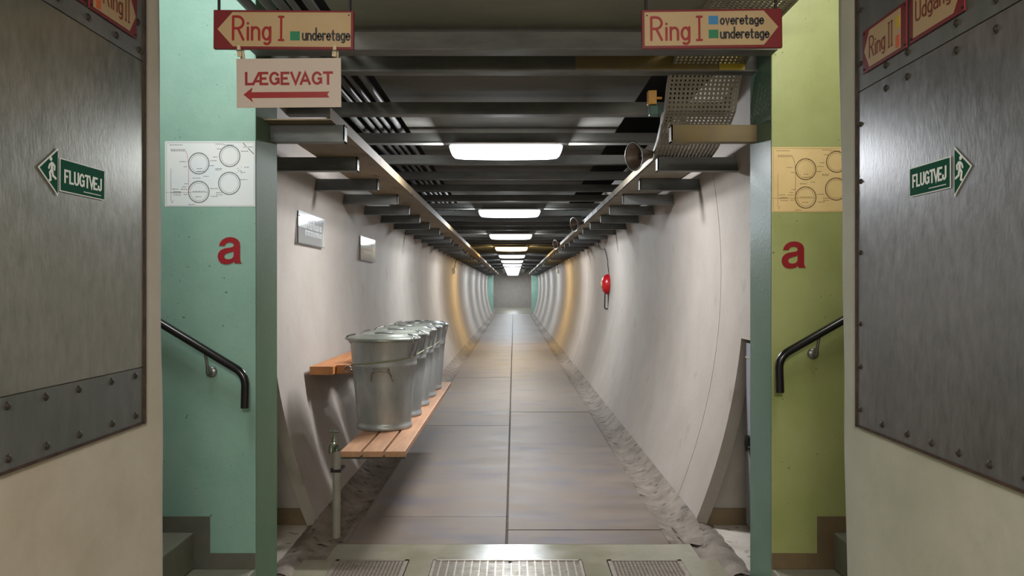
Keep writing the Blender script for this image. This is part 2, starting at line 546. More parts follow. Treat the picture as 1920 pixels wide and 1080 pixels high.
def front_gutter(side):
    """the dirty gutter that runs on past the niche, in front of the shell"""
    m = MB()
    ys = [3.84 + i * (YT - 3.84 + 0.06) / 18 for i in range(19)]
    prof = [(0.99, -0.006), (1.02, -0.016), (1.06, -0.02), (1.10, -0.01), (1.135, 0.018), (1.16, 0.024), (1.20, 0.016), (1.24, 0.003)]
    pts, fs = [], []
    for y in ys:
        for x, z in prof:
            pts.append((side * x + CX * (0.6 if side > 0 else 0.2) + random.uniform(-0.004, 0.004), y, z + random.uniform(-0.003, 0.003)))
    k = len(prof)
    for i in range(len(ys) - 1):
        for j in range(k - 1):
            f = (i * k + j, i * k + j + 1, (i + 1) * k + j + 1, (i + 1) * k + j)
            fs.append(f if side > 0 else f[::-1])
    m.add(pts, fs, True)
    return struct(m, 'trim_foot_left' if side < 0 else 'trim_foot_right', M['gutter'])


front_gutter(-1)
front_gutter(1)


# the curved shell of the tunnel, in sections with open joints
def shell(side):
    m = MB()
    off = CX if side > 0 else CX - 0.005
    T = 0.075

    def section(y0, y1, z0, z1, n=26, wob=0.0):
        zs = [z0 + (z1 - z0) * i / n for i in range(n + 1)]
        k = len(zs)
        ny = max(1, min(40, int((y1 - y0) / 0.5)))
        ys = [y0 + (y1 - y0) * i / ny for i in range(ny + 1)]
        pts = []
        for y in ys:
            for z in zs:
                pts.append((off + side * shell_x(z), y, EYE + z))
        base = len(pts)
        for y in ys:
            for z in zs:
                pts.append((off + side * (shell_x(z) + T), y, EYE + z))
        fs, ff = [], []
        for i in range(ny):
            for j in range(k - 1):
                f = (i * k + j, (i + 1) * k + j, (i + 1) * k + j + 1, i * k + j + 1)
                fs.append(f if side < 0 else f[::-1])
                g_ = tuple(base + q for q in f)
                fs.append(g_[::-1] if side < 0 else g_)
        for j in range(k - 1):
            f = (j, j + 1, base + j + 1, base + j)
            ff.append(f if side < 0 else f[::-1])
            e = ny * k
            f = (e + j, base + e + j, base + e + j + 1, e + j + 1)
            ff.append(f if side < 0 else f[::-1])
        for i in range(ny):
            f = (i * k, base + i * k, base + (i + 1) * k, (i + 1) * k)
            ff.append(f if side < 0 else f[::-1])
            t = k - 1
            f = (i * k + t, (i + 1) * k + t, base + (i + 1) * k + t, base + i * k + t)
            ff.append(f if side < 0 else f[::-1])
        m.add(pts, fs, True)
        m.add(pts, ff, False)

    top = 1.30
    niche_top = -0.305
    section(YF, YT, niche_top, top, 18)
    if side > 0:
        js = [YT, 5.20, 14.4, 23.6, 32.8, YP]
        lower = [(5.20, 0.006), (14.4, 0.012), (23.6, 0.012), (32.8, 0.012)]
    else:
        js = [YT, 23.6, YP]
    for a, b in zip(js, js[1:]):
        ga = 0.0 if a == YT else (0.004 if a < 6 else 0.008)
        gb_ = 0.0 if b == YP else (0.004 if b < 6 else 0.008)
        section(a + ga, b - gb_, -EYE, top, 30)
    return struct(m, 'wall_left' if side < 0 else 'wall_right', M['tunnel_wall'])


shell(-1)
shell(1)
# dark concrete behind the open joints
for side, nm in ((-1, 'wall_left_backing'), (1, 'wall_right_backing')):
    m = MB()
    m.box(side * 1.62, side * 1.75, 4.9, YP, 0, 3.2)
    struct(m, nm, M['dark_void'])

# wall with the tunnel opening: turquoise on the left, yellow green on the right with a turquoise reveal
def front_wall(x0, x1, front, rev, name, rx):
    m = MB()
    m.box(x0, x1, YN, YF, 0, 4.4)
    o = m.build(name, front, bevel=0.006)
    o.data.materials.append(rev)
    for p in o.data.polygons:
        if abs(p.normal.x) > 0.9 and abs(p.center.x - rx) < 0.01:
            p.material_index = 1
        if p.normal.y > 0.9:
            p.material_index = 1
    return tag(o, kind='structure')


front_wall(-5.2, -1.178, M['turquoise'], M['reveal_green'], 'wall_front_left', -1.178)
front_wall(1.178, 5.2, M['lime'], M['reveal_teal'], 'wall_front_right', 1.178)

# masses of the passage the photographer stands in, rough plaster with a rounded corner
def near_wall(side, name, m_):
    m = MB()
    X = 1.05 if side < 0 else 0.98
    ye = 2.30
    nz = 60
    plan = [(X, -2.5), (X, -1.0), (X, 0.5), (X, 1.2), (X, 1.6), (X, 1.9), (X, 2.1), (X, 2.185), (X, ye - 0.05), (X + 0.004, ye - 0.02), (X + 0.014, ye - 0.006),
            (X + 0.035, ye), (X + 0.3, ye), (X + 4.2, ye)]
    k = len(plan)
    pts, fs = [], []
    for i in range(nz + 1):
        z = 4.4 * i / nz
        for q, (x, y) in enumerate(plan):
            w = 0
            if 8 <= q <= 11:
                w = 0.006 * (mathutils.noise.noise(Vector((side * 7.0 + q * 0.12, z * 2.6, 0))))
            tilt = 0.0
            if side > 0 and q >= 8:
                tilt = (1.0 - z) * 0.014
            if side < 0 and q >= 8:
                tilt = 0.012 * math.exp(-((z - 1.0) / 0.9) ** 2) * -1
            pts.append((side * (x + w + tilt), y, z))
    for i in range(nz):
        for q in range(k - 1):
            f = (i * k + q, i * k + q + 1, (i + 1) * k + q + 1, (i + 1) * k + q)
            fs.append(f if side < 0 else f[::-1])
    m.add(pts, fs, True)
    m.box(side * (X + 0.4), side * (X + 4.2), -2.5, ye - 0.2, 0, 4.4)
    return struct(m, name, m_)


near_wall(-1, 'wall_passage_left', M['plaster'])
near_wall(1, 'wall_passage_right', M['plaster_green'])
m = MB()
m.box(-5.3, 5.3, -2.7, -2.5, 0, 4.4)
struct(m, 'wall_passage_back', M['plaster'])
for side, nm in ((-1, 'wall_stair_left'), (1, 'wall_stair_right')):
    m = MB()
    m.box(side * 5.2, side * 5.35, -2.5, YF, 0, 4.4)
    struct(m, nm, M['turquoise'] if side < 0 else M['lime'])

# ceiling: the concrete strip over the passage and tunnel, and the dark space above it
m = MB()
m.box(-0.77, 0.76, -2.5, YN + 0.15, CEIL, CEIL + 0.14)
struct(m, 'ceiling', M['ceiling'])
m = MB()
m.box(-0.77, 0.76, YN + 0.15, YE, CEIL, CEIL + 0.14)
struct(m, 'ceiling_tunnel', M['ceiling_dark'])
m = MB()
m.box(-1.8, 1.8, YF, YE, EYE + 1.62, EYE + 1.75)
struct(m, 'ceiling_upper', M['dark_void'])
m = MB()
m.box(-5.3, 5.3, -2.7, YF, 4.4, 4.5)
struct(m, 'ceiling_landing', M['ceiling'])
m = MB()
m.box(-5.3, 5.3, YF, YF + 0.12, EYE + 1.62, 4.45)
struct(m, 'wall_front_upper', M['dark_void'])

# niches beside the tunnel mouth
for side, nm in ((-1, 'wall_niche_left'), (1, 'wall_niche_right')):
    m = MB()
    off = CX if side > 0 else CX - 0.005
    zs = [-EYE + 1.30 * i / 16 for i in range(17)]
    poly = [(off + side * (shell_x(z) + 0.05), EYE + z) for z in zs] + [(side * 2.1, EYE + zs[-1]), (side * 2.1, 0)]
    nb = MB((0, 0, 0), (1, 0, 0), (0, 0, 1), (0, -1, 0))
    nb.prism(poly, -4.80, -4.70)
    m.vs += nb.vs
    m.fs += nb.fs
    m.sm += nb.sm
    m.box(side * 1.62, side * 1.75, YF, 4.72, 0, 1.5)
    m.box(side * 1.46, side * 1.75, YF, 4.72, 1.2, 1.35)
    struct(m, nm, M['grey_paint'])
    m = MB()
    m.box(off + side * (shell_x(-1.4) + 0.03), side * 1.62, 4.688, 4.70, 0.0, 0.105)
    m.box(side * 1.608, side * 1.62, YF, 4.688, 0.0, 0.105)
    struct(m, 'baseboard_niche_left' if side < 0 else 'baseboard_niche_right', M['brown_paint'])

# stairs up to both sides, with their painted skirting
def stairs(side, name, skirt):
    m = MB()
    rise, run, x0 = 0.168, 0.282, 1.18
    for i in range(13):
        m.box(side * (x0 + run * i), side * 5.2, 2.3, YN, rise * i, rise * (i + 1))
    o = struct(m, 'floor_stairs_' + name, M['stair'], bevel=0.008)
    m = MB()
    for i in range(13):
        a, b = x0 + run * i, x0 + run * (i + 1)
        m.box(side * a, side * (b + 0.0), YN - 0.006, YN, rise * (i + 1), rise * (i + 1) + 0.072)
        if i:
            m.box(side * (a - 0.075), side * a, YN - 0.006, YN, rise * i + 0.072, rise * (i + 1) + 0.072)
    struct(m, 'baseboard_stairs_' + name, skirt)


stairs(-1, 'left', M['grey_skirt'])
stairs(1, 'right', M['brown_paint'])

# far portal and end wall
m = MB()
m.box(-2.2, -1.16, YP, YP + 0.3, 0, 3.1)
struct(m, 'wall_portal_left', M['turquoise'])
m = MB()
m.box(1.03, 2.2, YP, YP + 0.3, 0, 3.1)
struct(m, 'wall_portal_right', M['turquoise'])
m = MB()
m.box(-2.0, 2.0, YE, YE + 0.2, 0, 3.2)
struct(m, 'wall_end', M['grey_paint'])
m = MB()
m.box(-1.75, -1.5, YP + 0.3, YE, 0, 3.2)
struct(m, 'wall_end_left', M['tunnel_wall'])
m = MB()
m.box(1.32, 1.6, YP + 0.3, YE, 0, 3.2)
struct(m, 'wall_end_right', M['tunnel_wall'])

# ------------------------------------------------------------------ steel overhead: beams, brackets, trays
ORD = ['first', 'second', 'third', 'fourth', 'fifth', 'sixth', 'seventh', 'eighth', 'ninth', 'tenth']


def channel(m, x0, x1, y, z, h, dpt, t=0.006):
    """a C channel across the tunnel, its web towards the entrance"""
    m.box(x0, x1, y, y + t, z, z + h)
    m.box(x0, x1, y + t, y + dpt, z, z + t)
    m.box(x0, x1, y + t, y + dpt, z + h - t, z + h)
    m.box(x0, x1, y - 0.004, y, z, z + t)


BY = [3.72 + 0.92 * k for k in range(43)]
zb = EYE + 1.05
m = MB()
m.box(-1.17, 1.17, 3.43, 3.436, zb + 0.012, zb + 0.095)
m.box(-1.17, 1.17, 3.40, 3.49, zb + 0.006, zb + 0.012)
m.box(-1.17, 1.17, 3.436, 3.49, zb + 0.089, zb + 0.095)
tag(m.build('ceiling_beam', M['beam']), 'grey steel beam right across the mouth of the opening, behind the hanging signs', 'beam', 'steel ceiling beams')
for k, y in enumerate(BY):
    m = MB()
    channel(m, -1.40, 1.34, y, zb, 0.075, 0.075)
    if k == 0:
        lab = 'grey steel ceiling beam with a yellow-lit right end just inside the tunnel'
    elif k < 9:
        lab = 'dark steel ceiling beam, %s one inside the tunnel counted from the opening' % ORD[k]
    else:
        lab = 'dark steel ceiling beam deep in the tunnel, past the second lamp'
    o = tag(m.build('ceiling_beam', M['beam']), lab, 'beam', 'steel ceiling beams')
    if k == 0:  # yellow light falling on the right end, put into the colour of two plates
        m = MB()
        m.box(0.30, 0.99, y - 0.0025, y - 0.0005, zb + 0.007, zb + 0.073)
        tag(m.build('tan_light_face', M['bracket_rust_beam_light'], o), 'stretch tinted tan for the yellow light')
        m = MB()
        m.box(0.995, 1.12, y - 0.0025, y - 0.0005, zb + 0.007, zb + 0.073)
        tag(m.build('yellow_light_end', M['sq_yellow'], o), 'end coloured for the yellow light')

zk = EYE + 0.71
for side in (-1, 1):
    for k, y in enumerate(BY):
        if y > YP - 0.3:
            continue
        m = MB()
        xw = (CX + side * shell_x(0.75))
        if side < 0:
            xi = [-0.82, -0.945][k] if k < 2 else -1.0 + random.uniform(-0.02, 0.02)
        else:
            xi = [0.765, 0.87][k] if k < 2 else 0.93 + random.uniform(-0.02, 0.02)
        channel(m, xi, xw + side * 0.02, y, zk, 0.082, 0.06)
        m.box(xi, xi - side * 0.0 + side * 0.006, y, y + 0.06, zk, zk + 0.082)
        w = 'left' if side < 0 else 'right'
        tr = 'brown trough' if side < 0 else 'perforated tray'
        if k < 8:
            lab = 'steel wall bracket under the %s, %s from the opening on the %s' % (tr, ORD[k], w)
        else:
            lab = 'small dark wall bracket far down the tunnel under the %s' % tr
        if k == 0:
            lab = 'broad steel bracket beside the turquoise pillar under the brown trough' if side < 0 else 'rust-stained steel bracket below the hanging perforated tray'
        mm = M['bracket_rust_beam_light'] if (side > 0 and k == 0) else M['bracket']
        tag(m.build('wall_bracket', mm), lab, 'bracket', 'brackets under the %s' % tr)

# brown trough on the left brackets
t = thing('cable_trough', (-1.03, 3.62, zk + 0.083), 'long brown cable trough lying on the left wall brackets', 'cable trough')
m = MB()
m.box(-1.19, -0.86, 3.62, YP - 0.2, zk + 0.083, zk + 0.089)
m.build('bottom_plate', M['trough'], t)
for xa in (-1.19, -0.864):
    m = MB()
    m.box(xa, xa + 0.004, 3.62, YP - 0.2, zk + 0.089, zk + 0.14)
    m.build('side_rail', M['trough'], t)
# cables that run above the beams on the left
for i, (x, z, r) in enumerate([(-1.10, 1.175, 0.022), (-1.02, 1.17, 0.016), (-0.965, 1.175, 0.02), (-0.905, 1.165, 0.014), (-0.835, 1.17, 0.02)]):
    m = MB()
    path = [(x, y, EYE + z + 0.004 * math.sin(y * 2 + i)) for y in (0.6, 1.6, 2.6, 3.4, 4.2, 5.5, 8, 12, 20, 30, 42)]
    m.tube(path, r, 8)
    tag(m.build('cable', M['conduit']), 'grey cable over the ceiling beams at the left, %s from the wall' % ORD[i], 'cable', 'cables over the beams')

# perforated tray on the right: comes in high, drops at the opening, then lies on the brackets
tx0, tx1 = 0.775, 1.12
t = thing('perforated_cable_tray', (0.95, 2.4, EYE + 1.14), 'perforated metal cable tray dropping from the ceiling onto the right wall brackets', 'cable tray')
prof = [(2.2, 1.145), (3.40, 1.14), (3.62, 1.12), (3.76, 1.075), (3.83, 1.0), (3.885, 0.90), (3.97, 0.855), (4.10, 0.835), (4.45, 0.81), (4.78, 0.80)]
def shift(y):
    return 0.0 if y < 4.0 else min(0.095, (y - 4.0) / 0.75 * 0.095)
# resample
rp = []
for (a, za), (b, zb_) in zip(prof, prof[1:]):
    l = math.hypot(b - a, zb_ - za)
    n = max(1, int(l / 0.011))
    for i in range(n):
        rp.append((a + (b - a) * i / n, za + (zb_ - za) * i / n))
rp.append(prof[-1])
m = MB()
nl = 33
def ribbon(m, pts_a, pts_b):
    n = len(pts_a)
    m.add(pts_a + pts_b, [(i, i + 1, n + i + 1, n + i) for i in range(n - 1)])
cell = (tx1 - tx0) / (nl - 1) * 1.0
# solid strips along, and cross strips: square holes between them
for i in range(0, nl, 2):
    xa, xb = tx0 + cell * i - cell * 0.62, tx0 + cell * i + cell * 0.62
    ribbon(m, [(xa + shift(y), y, EYE + z) for y, z in rp], [(xb + shift(y), y, EYE + z) for y, z in rp])
for q in range(0, len(rp) - 1, 2):
    (ya, za), (yb, zb2) = rp[q], rp[q + 1]
    m.add([(tx0 + shift(ya), ya, EYE + za), (tx1 + shift(ya), ya, EYE + za), (tx1 + shift(yb), yb, EYE + zb2), (tx0 + shift(yb), yb, EYE + zb2)], [(0, 1, 2, 3)])
o = m.build('perforated_plate', M['tray'], t)
sd = o.modifiers.new('solid', 'SOLIDIFY')
sd.thickness = 0.0015
for xa, nm in ((tx0, 'side_rail'), (tx1, 'side_rail')):
    m = MB()
    pa = [(xa + shift(y), y, EYE + z - 0.004) for y, z in prof] + [(xa + 0.095, YP - 0.3, EYE + 0.796)]
    pb = [(xa + shift(y), y + (0.045 if 3.76 < y < 4.0 else 0), EYE + z + (0.045 if not 3.76 < y < 3.9 else 0.02)) for y, z in prof] + [(xa + 0.095, YP - 0.3, EYE + 0.845)]
    ribbon(m, pa, pb)
    o = m.build(nm, M['tray'], t)
    sd = o.modifiers.new('solid', 'SOLIDIFY')
    sd.thickness = 0.012
    sd.offset = 0
m = MB()
m.box(tx0 + 0.095, tx1 + 0.095, 4.78, YP - 0.3, EYE + 0.796, EYE + 0.80)
m.build('bottom_plate', M['tray'], t)

# amber and green plastic blocks at the edge of the tray
for (px, py, h, mm, lab) in ((1222, 184, 26, 'tag_yellow', 'amber plastic block fixed to the edge of the perforated tray'),
                             (1225, 208, 18, 'tag_green', 'dark green plastic block below the amber one on the tray edge')):
    c = at(px, py, 3.86)
    s = 3.86 / FPX
    m = MB(c)
    w2, h2 = 8 * s, h / 2 * s
    m.prism([(-w2, -0.02), (w2, -0.025), (w2, 0.025), (-w2, 0.02)], -h2, h2)
    m.box(w2, w2 + 0.03, -0.006, 0.006, -0.006, 0.006)
    tag(m.build('plastic_block', M[mm], bevel=0.003), lab, 'plastic block')

# horn loudspeakers on the tray edge
def horn(px, py, d, sc, label):
    c = at(px, py, d)
    t = thing('horn_loudspeaker', c, label, 'loudspeaker', 'horn loudspeakers along the tray')
    dirv = Vector((-0.80, -0.42, -0.16)).normalized()
    up = Vector((0.15, 0, 1))
    u = up.cross(dirv).normalized()
    v = dirv.cross(u).normalized()
    m = MB(c, u, v, dirv)
    prof = [(0.026, -0.085), (0.03, -0.055), (0.045, -0.02), (0.066, 0.02), (0.085, 0.05), (0.088, 0.052)]
    m.lathe([(r * sc, z * sc) for r, z in prof], n=28, cap=False)
    m.lathe([(r * sc * 0.93, z * sc) for r, z in prof[::-1]], n=28, cap=False)
    m.lathe([(0.001, -0.085 * sc), (0.026 * sc, -0.085 * sc)], n=28, cap=False)
    m.build('horn', M['speaker'], t)
    m = MB(c, u, v, dirv)
    m.tube([(0.088 * sc * math.cos(a * PI / 14), 0.088 * sc * math.sin(a * PI / 14), 0.052 * sc) for a in range(28)], 0.004 * sc, 8, closed=True)
    m.build('rim', M['wire'], t)
    m = MB(c, u, v, dirv)
    m.lathe([(0.002, 0.012 * sc), (0.014 * sc, 0.01 * sc), (0.02 * sc, -0.01 * sc), (0.02 * sc, -0.05 * sc)], n=16)
    m.build('driver_plug', M['dark_metal'], t)
    m = MB(c)
    m.tube([(0.03 * sc, 0.02 * sc, 0.0), (0.06 * sc, 0.03 * sc, 0.02 * sc), (0.10 * sc, 0.03 * sc, 0.03 * sc)], 0.008 * sc, 8)
    m.build('mounting_arm', M['dark_metal'], t)


horn(1201, 292, 4.62, 0.95, 'brown-grey horn loudspeaker beside the perforated tray, nearest the opening')
horn(1083, 420, 9.6, 1.0, 'small brown loudspeaker beside the tray between the first and second ceiling lamps')
horn(1046, 458, 14.4, 1.0, 'tiny brown loudspeaker beside the tray near the third ceiling lamp')

# ------------------------------------------------------------------ ceiling lamps
LW = 0.82
LY = [5.575 + 4.6 * k for k in range(12)]


def lamp(y, m_diff, label):
    z = EYE + 0.985
    xc = -0.055
    t = thing('ceiling_lamp', (xc, y, z), label, 'lamp', 'ceiling lamps down the tunnel')
    m = MB((xc, y, z))
    rows = []
    for (hw, hd, zz) in ((0.405, 0.085, 0.046), (0.41, 0.09, 0.034), (0.402, 0.088, 0.006), (0.39, 0.082, -0.02), (0.372, 0.07, -0.036), (0.32, 0.05, -0.044), (0.20, 0.03, -0.049)):
        row = []
        n = 32
        for i in range(n):
            a = 2 * PI * i / n
            ca, sa = math.cos(a), math.sin(a)
            e = 0.28
            row.append((hw * math.copysign(abs(ca) ** e, ca), hd * math.copysign(abs(sa) ** e, sa), zz))
        rows.append(row)
    n = 32
    pts = [p for r in rows for p in r]
    fs = []
    for k in range(len(rows) - 1):
        for i in range(n):
            j = (i + 1) % n
            fs.append((k * n + j, k * n + i, (k + 1) * n + i, (k + 1) * n + j))
    m.add(pts, fs, True)
    m.add(rows[-1], [tuple(range(n - 1, -1, -1))])
    m.add(rows[0], [tuple(range(n))])
    m.build('diffuser', m_diff, t)
    l = bpy.data.lights.new('tube_light', 'POINT')
    l.energy = LAMP_POWER
    l.color = m_diff.node_tree.nodes['Principled BSDF'].inputs['Emission Color'].default_value[:3]
    l.shadow_soft_size = 0.07
    lo = bpy.data.objects.new('tube_light', l)
    col.objects.link(lo)
    lo.parent = t
    lo.location = (0, 0, -0.075)
    l2 = bpy.data.lights.new('reflector_light', 'AREA')
    l2.shape = 'RECTANGLE'
    l2.size, l2.size_y = 0.62, 0.10
    l2.energy = LAMP_DOWN
    l2.color = l.color
    lo2 = bpy.data.objects.new('reflector_light', l2)
    col.objects.link(lo2)
    lo2.parent = t
    lo2.location = (0, 0, -0.053)
    for sx in (-1, 1):
        l3 = bpy.data.lights.new('end_light', 'AREA')
        l3.shape = 'RECTANGLE'
        l3.size, l3.size_y = 0.12, 0.06
        l3.energy = LAMP_SIDE
        l3.color = l.color
        lo3 = bpy.data.objects.new('end_light', l3)
        col.objects.link(lo3)
        lo3.parent = t
        lo3.location = (sx * 0.425, 0, 0.0)
        lo3.rotation_euler = Vector((sx, 0, -0.45)).to_track_quat('-Z', 'Y').to_euler()
    m = MB((xc, y, z))
    m.box(-0.375, 0.375, -0.06, 0.06, 0.047, 0.064)
    m.build('housing', M['housing'], t, bevel=0.004)
    m = MB((xc, y, z))
    m.box(-0.12, 0.12, -0.03, 0.03, 0.0645, EYE + 1.0495 - z if y < YP else CEIL - z)
    m.build('mounting_block', M['dark_metal'], t)
    return t


for k, y in enumerate(LY):
    if k == 3:
        md, lab = M['lamp_warm'], 'fourth ceiling lamp down the tunnel, the amber one'
    else:
        md = M['lamp'] if k in (0, 2) else M['lamp_cool']
        lab = ['nearest and largest glowing ceiling lamp in the tunnel', 'second glowing ceiling lamp from the opening', 'third glowing ceiling lamp from the opening', '',
               'fifth ceiling lamp down the tunnel, just past the amber one', 'sixth ceiling lamp down the tunnel'][k] if k < 6 else 'tiny glowing ceiling lamp in the merged far end of the row'
    lamp(y, md, lab)

# ------------------------------------------------------------------ lettering made of round strokes
def arc(cx, cy, rx, ry, a0, a1, n=10):
    return [(cx + rx * math.cos(R(a0 + (a1 - a0) * i / n)), cy + ry * math.sin(R(a0 + (a1 - a0) * i / n))) for i in range(n + 1)]


GL = {
    'R': (0.50, [[(0, 0), (0, 1)], [(0, 1), (0.2, 1)] + arc(0.2, 0.745, 0.26, 0.255, 90, -90) + [(0, 0.49)], [(0.22, 0.49), (0.46, 0)]]),
    'I': (0.24, [[(0.12, 0), (0.12, 1)], [(0.01, 1), (0.23, 1)], [(0.01, 0), (0.23, 0)]]),
    'J': (0.12, [[(0.06, 0), (0.06, 1)], [(0.0, 1), (0.12, 1)], [(0.0, 0), (0.12, 0)]]),
    'U': (0.40, [[(0, 1), (0, 0.2)] + arc(0.2, 0.2, 0.2, 0.2, 180, 360) + [(0.4, 1)]]),
    'i': (0.02, [[(0, 0), (0, 0.52)], [(0, 0.70), (0, 0.71)]]),
    'n': (0.32, [[(0, 0), (0, 0.54)], [(0, 0.34)] + arc(0.16, 0.35, 0.16, 0.18, 180, 0) + [(0.32, 0)]]),
    'u': (0.32, [[(0, 0.54), (0, 0.19)] + arc(0.16, 0.18, 0.16, 0.18, 180, 360) + [(0.32, 0.54)], [(0.32, 0.2), (0.32, 0)]]),
    'g': (0.33, [arc(0.165, 0.27, 0.165, 0.26, 0, 360, 18), [(0.33, 0.54), (0.33, -0.03)] + arc(0.18, -0.03, 0.15, 0.16, 0, -130, 8)]),
    'd': (0.33, [arc(0.165, 0.27, 0.165, 0.26, 0, 360, 18), [(0.33, 0.98), (0.33, 0)]]),
    'e': (0.33, [[(0.0, 0.29), (0.32, 0.29)] + arc(0.165, 0.27, 0.16, 0.26, 4, 318, 16)]),
    'r': (0.22, [[(0, 0), (0, 0.54)], [(0, 0.34)] + arc(0.16, 0.35, 0.16, 0.18, 180, 60, 6)]),
    't': (0.24, [[(0.09, 0.78), (0.09, 0.12)] + arc(0.2, 0.12, 0.11, 0.12, 180, 270, 5), [(-0.02, 0.53), (0.22, 0.53)]]),
    'a': (0.31, [arc(0.15, 0.37, 0.15, 0.16, 160, 0, 7) + [(0.31, 0)], [(0.31, 0.31), (0.15, 0.31)] + arc(0.15, 0.155, 0.15, 0.155, 90, 270, 8) + [(0.31, 0.06)]]),
    'o': (0.33, [arc(0.165, 0.27, 0.165, 0.26, 0, 360, 18)]),
    'v': (0.32, [[(0, 0.54), (0.16, 0), (0.32, 0.54)]]),
}


GC = {
    'L': (0.44, [[(0, 1), (0, 0), (0.44, 0)]]),
    'F': (0.44, [[(0, 0), (0, 1), (0.44, 1)], [(0, 0.5), (0.38, 0.5)]]),
    'E': (0.46, [[(0.46, 1), (0, 1), (0, 0), (0.46, 0)], [(0, 0.5), (0.42, 0.5)]]),
    '\u00c6': (0.98, [[(-0.02, 0), (0.40, 1), (0.98, 1)], [(0.52, 1), (0.52, 0), (0.98, 0)], [(0.52, 0.5), (0.94, 0.5)], [(0.14, 0.26), (0.52, 0.26)]]),
    'G': (0.58, [[(p[0], p[1]) for p in arc(0.3, 0.5, 0.3, 0.5, 42, 320, 18)] + [(0.58, 0.14), (0.58, 0.46), (0.34, 0.46)]]),
    'V': (0.60, [[(0, 1), (0.3, 0.02), (0.60, 1)]]),
    'A': (0.62, [[(0, 0), (0.31, 0.98), (0.62, 0)], [(0.13, 0.28), (0.49, 0.28)]]),
    'T': (0.54, [[(0, 1), (0.54, 1)], [(0.27, 1), (0.27, 0)]]),
    'U': (0.50, [[(0, 1), (0, 0.25)] + arc(0.25, 0.25, 0.25, 0.25, 180, 360) + [(0.5, 1)]]),
    'J': (0.40, [[(0.40, 1), (0.40, 0.22)] + arc(0.20, 0.22, 0.20, 0.22, 0, -180) + [(0, 0.3)]]),
}


def write_caps(m, s, a0, a1, base, cap, wd, c0, c1, gap=0.24):
    """bold block capitals whose strokes stay inside the box"""
    h = wd / 2
    a0, a1, base, cap = a0 + h, a1 - h, base + h, cap - h
    tot = sum(GC[c][0] for c in s) + sum(gap * (0.35 if p in ('TV', 'VA', 'L\u00c6', 'VE') else 1.0) for p in (s[i:i + 2] for i in range(len(s) - 1)))
    kx, ky = (a1 - a0) / tot, cap - base
    x = a0
    for i, c in enumerate(s):
        w, strokes = GC[c]
        for pl in strokes:
            q = [Vector((x + p[0] * kx, base + p[1] * ky)) for p in pl]
            # square ends
            q[0] = q[0] + (q[0] - q[1]).normalized() * (0 if abs(pl[0][1] - 0.5) < 0.05 or pl[0][1] in (0.28, 0.26, 0.46) else h)
            q[-1] = q[-1] + (q[-1] - q[-2]).normalized() * (0 if abs(pl[-1][1] - 0.5) < 0.05 or pl[-1][1] in (0.28, 0.26, 0.46) else h)
            m.stroke([(p.x, p.y) for p in q], wd, c0, c1, False)
        x += (w + gap * (0.35 if s[i:i + 2] in ('TV', 'VA', 'L\u00c6', 'VE') else 1.0)) * kx


def write(m, s, a0, a1, base, cap, wd, c0, c1, gap=0.17):
    """the word s between a0 and a1, standing on base, its capitals reaching cap"""
    tot = sum(GL[c][0] for c in s) + gap * (len(s) - 1)
    kx = (a1 - a0) / tot
    ky = cap - base
    x = a0
    for c in s:
        w, strokes = GL[c]
        for pl in strokes:
            m.stroke([(x + p[0] * kx, base + p[1] * ky) for p in pl], wd, c0, c1)
        x += (w + gap) * kx


# ------------------------------------------------------------------ signs hanging in front of the opening
DS = 2.25
SK = DS / FPX


def hanging_sign(cx, cy, tilt, outline, panel, words_, squares, rods, name, label, screws):
    """everything in pixels of the photograph around the sign's middle (cx, cy), at its real depth"""
    c = at(cx, cy, DS)
    u = Vector((math.cos(tilt), 0, math.sin(tilt)))
    v = Vector((-math.sin(tilt), 0, math.cos(tilt)))
    fr = (c, u, v, Vector((0, -1, 0)))
    L = lambda p: ((p[0] - cx) * SK, (cy - p[1]) * SK)
    t = thing(name, c, label, 'sign')
    m = MB(*fr)
    m.prism([L(p) for p in outline], -0.014, 0)
    m.build('board', M['red'], t, bevel=0.0015)
    m = MB(*fr)
    m.prism([L(p) for p in panel], 0, 0.0012)
    m.build('arrow_panel', M['cream'], t)
    for s, x0, x1, base, cap, wd, mm in words_:
        m = MB(*fr)
        write(m, s, (x0 - cx) * SK, (x1 - cx) * SK, (cy - base) * SK, (cy - cap) * SK, wd * SK, 0.0012, 0.0022)
        m.build('lettering', M[mm], t)
    for x0, y0, x1, y1, mm in squares:
        m = MB(*fr)
        m.box((x0 - cx) * SK, (x1 - cx) * SK, (cy - y1) * SK, (cy - y0) * SK, 0.0012, 0.002)
        o = m.build('colour_square', M[mm], t)
        tag(o, mm.split('_')[1] + ' square')
    m = MB(*fr)
    for x, y in screws:
        m.disc((x - cx) * SK, (cy - y) * SK, 0.0022, 0.001, 0.003, 10)
    m.build('screws', M['dark_metal'], t)
    for x in rods:
        m = MB()
        p = at(x, cy - 36, DS)
        m.tube([(p.x, DS + 0.007, p.z - 0.05), (p.x, DS + 0.007, CEIL if abs(p.x) < 0.75 else 2.75)], 0.0045, 8)
        m.build('hanging_rod', M['dark_metal'], t)
    return t


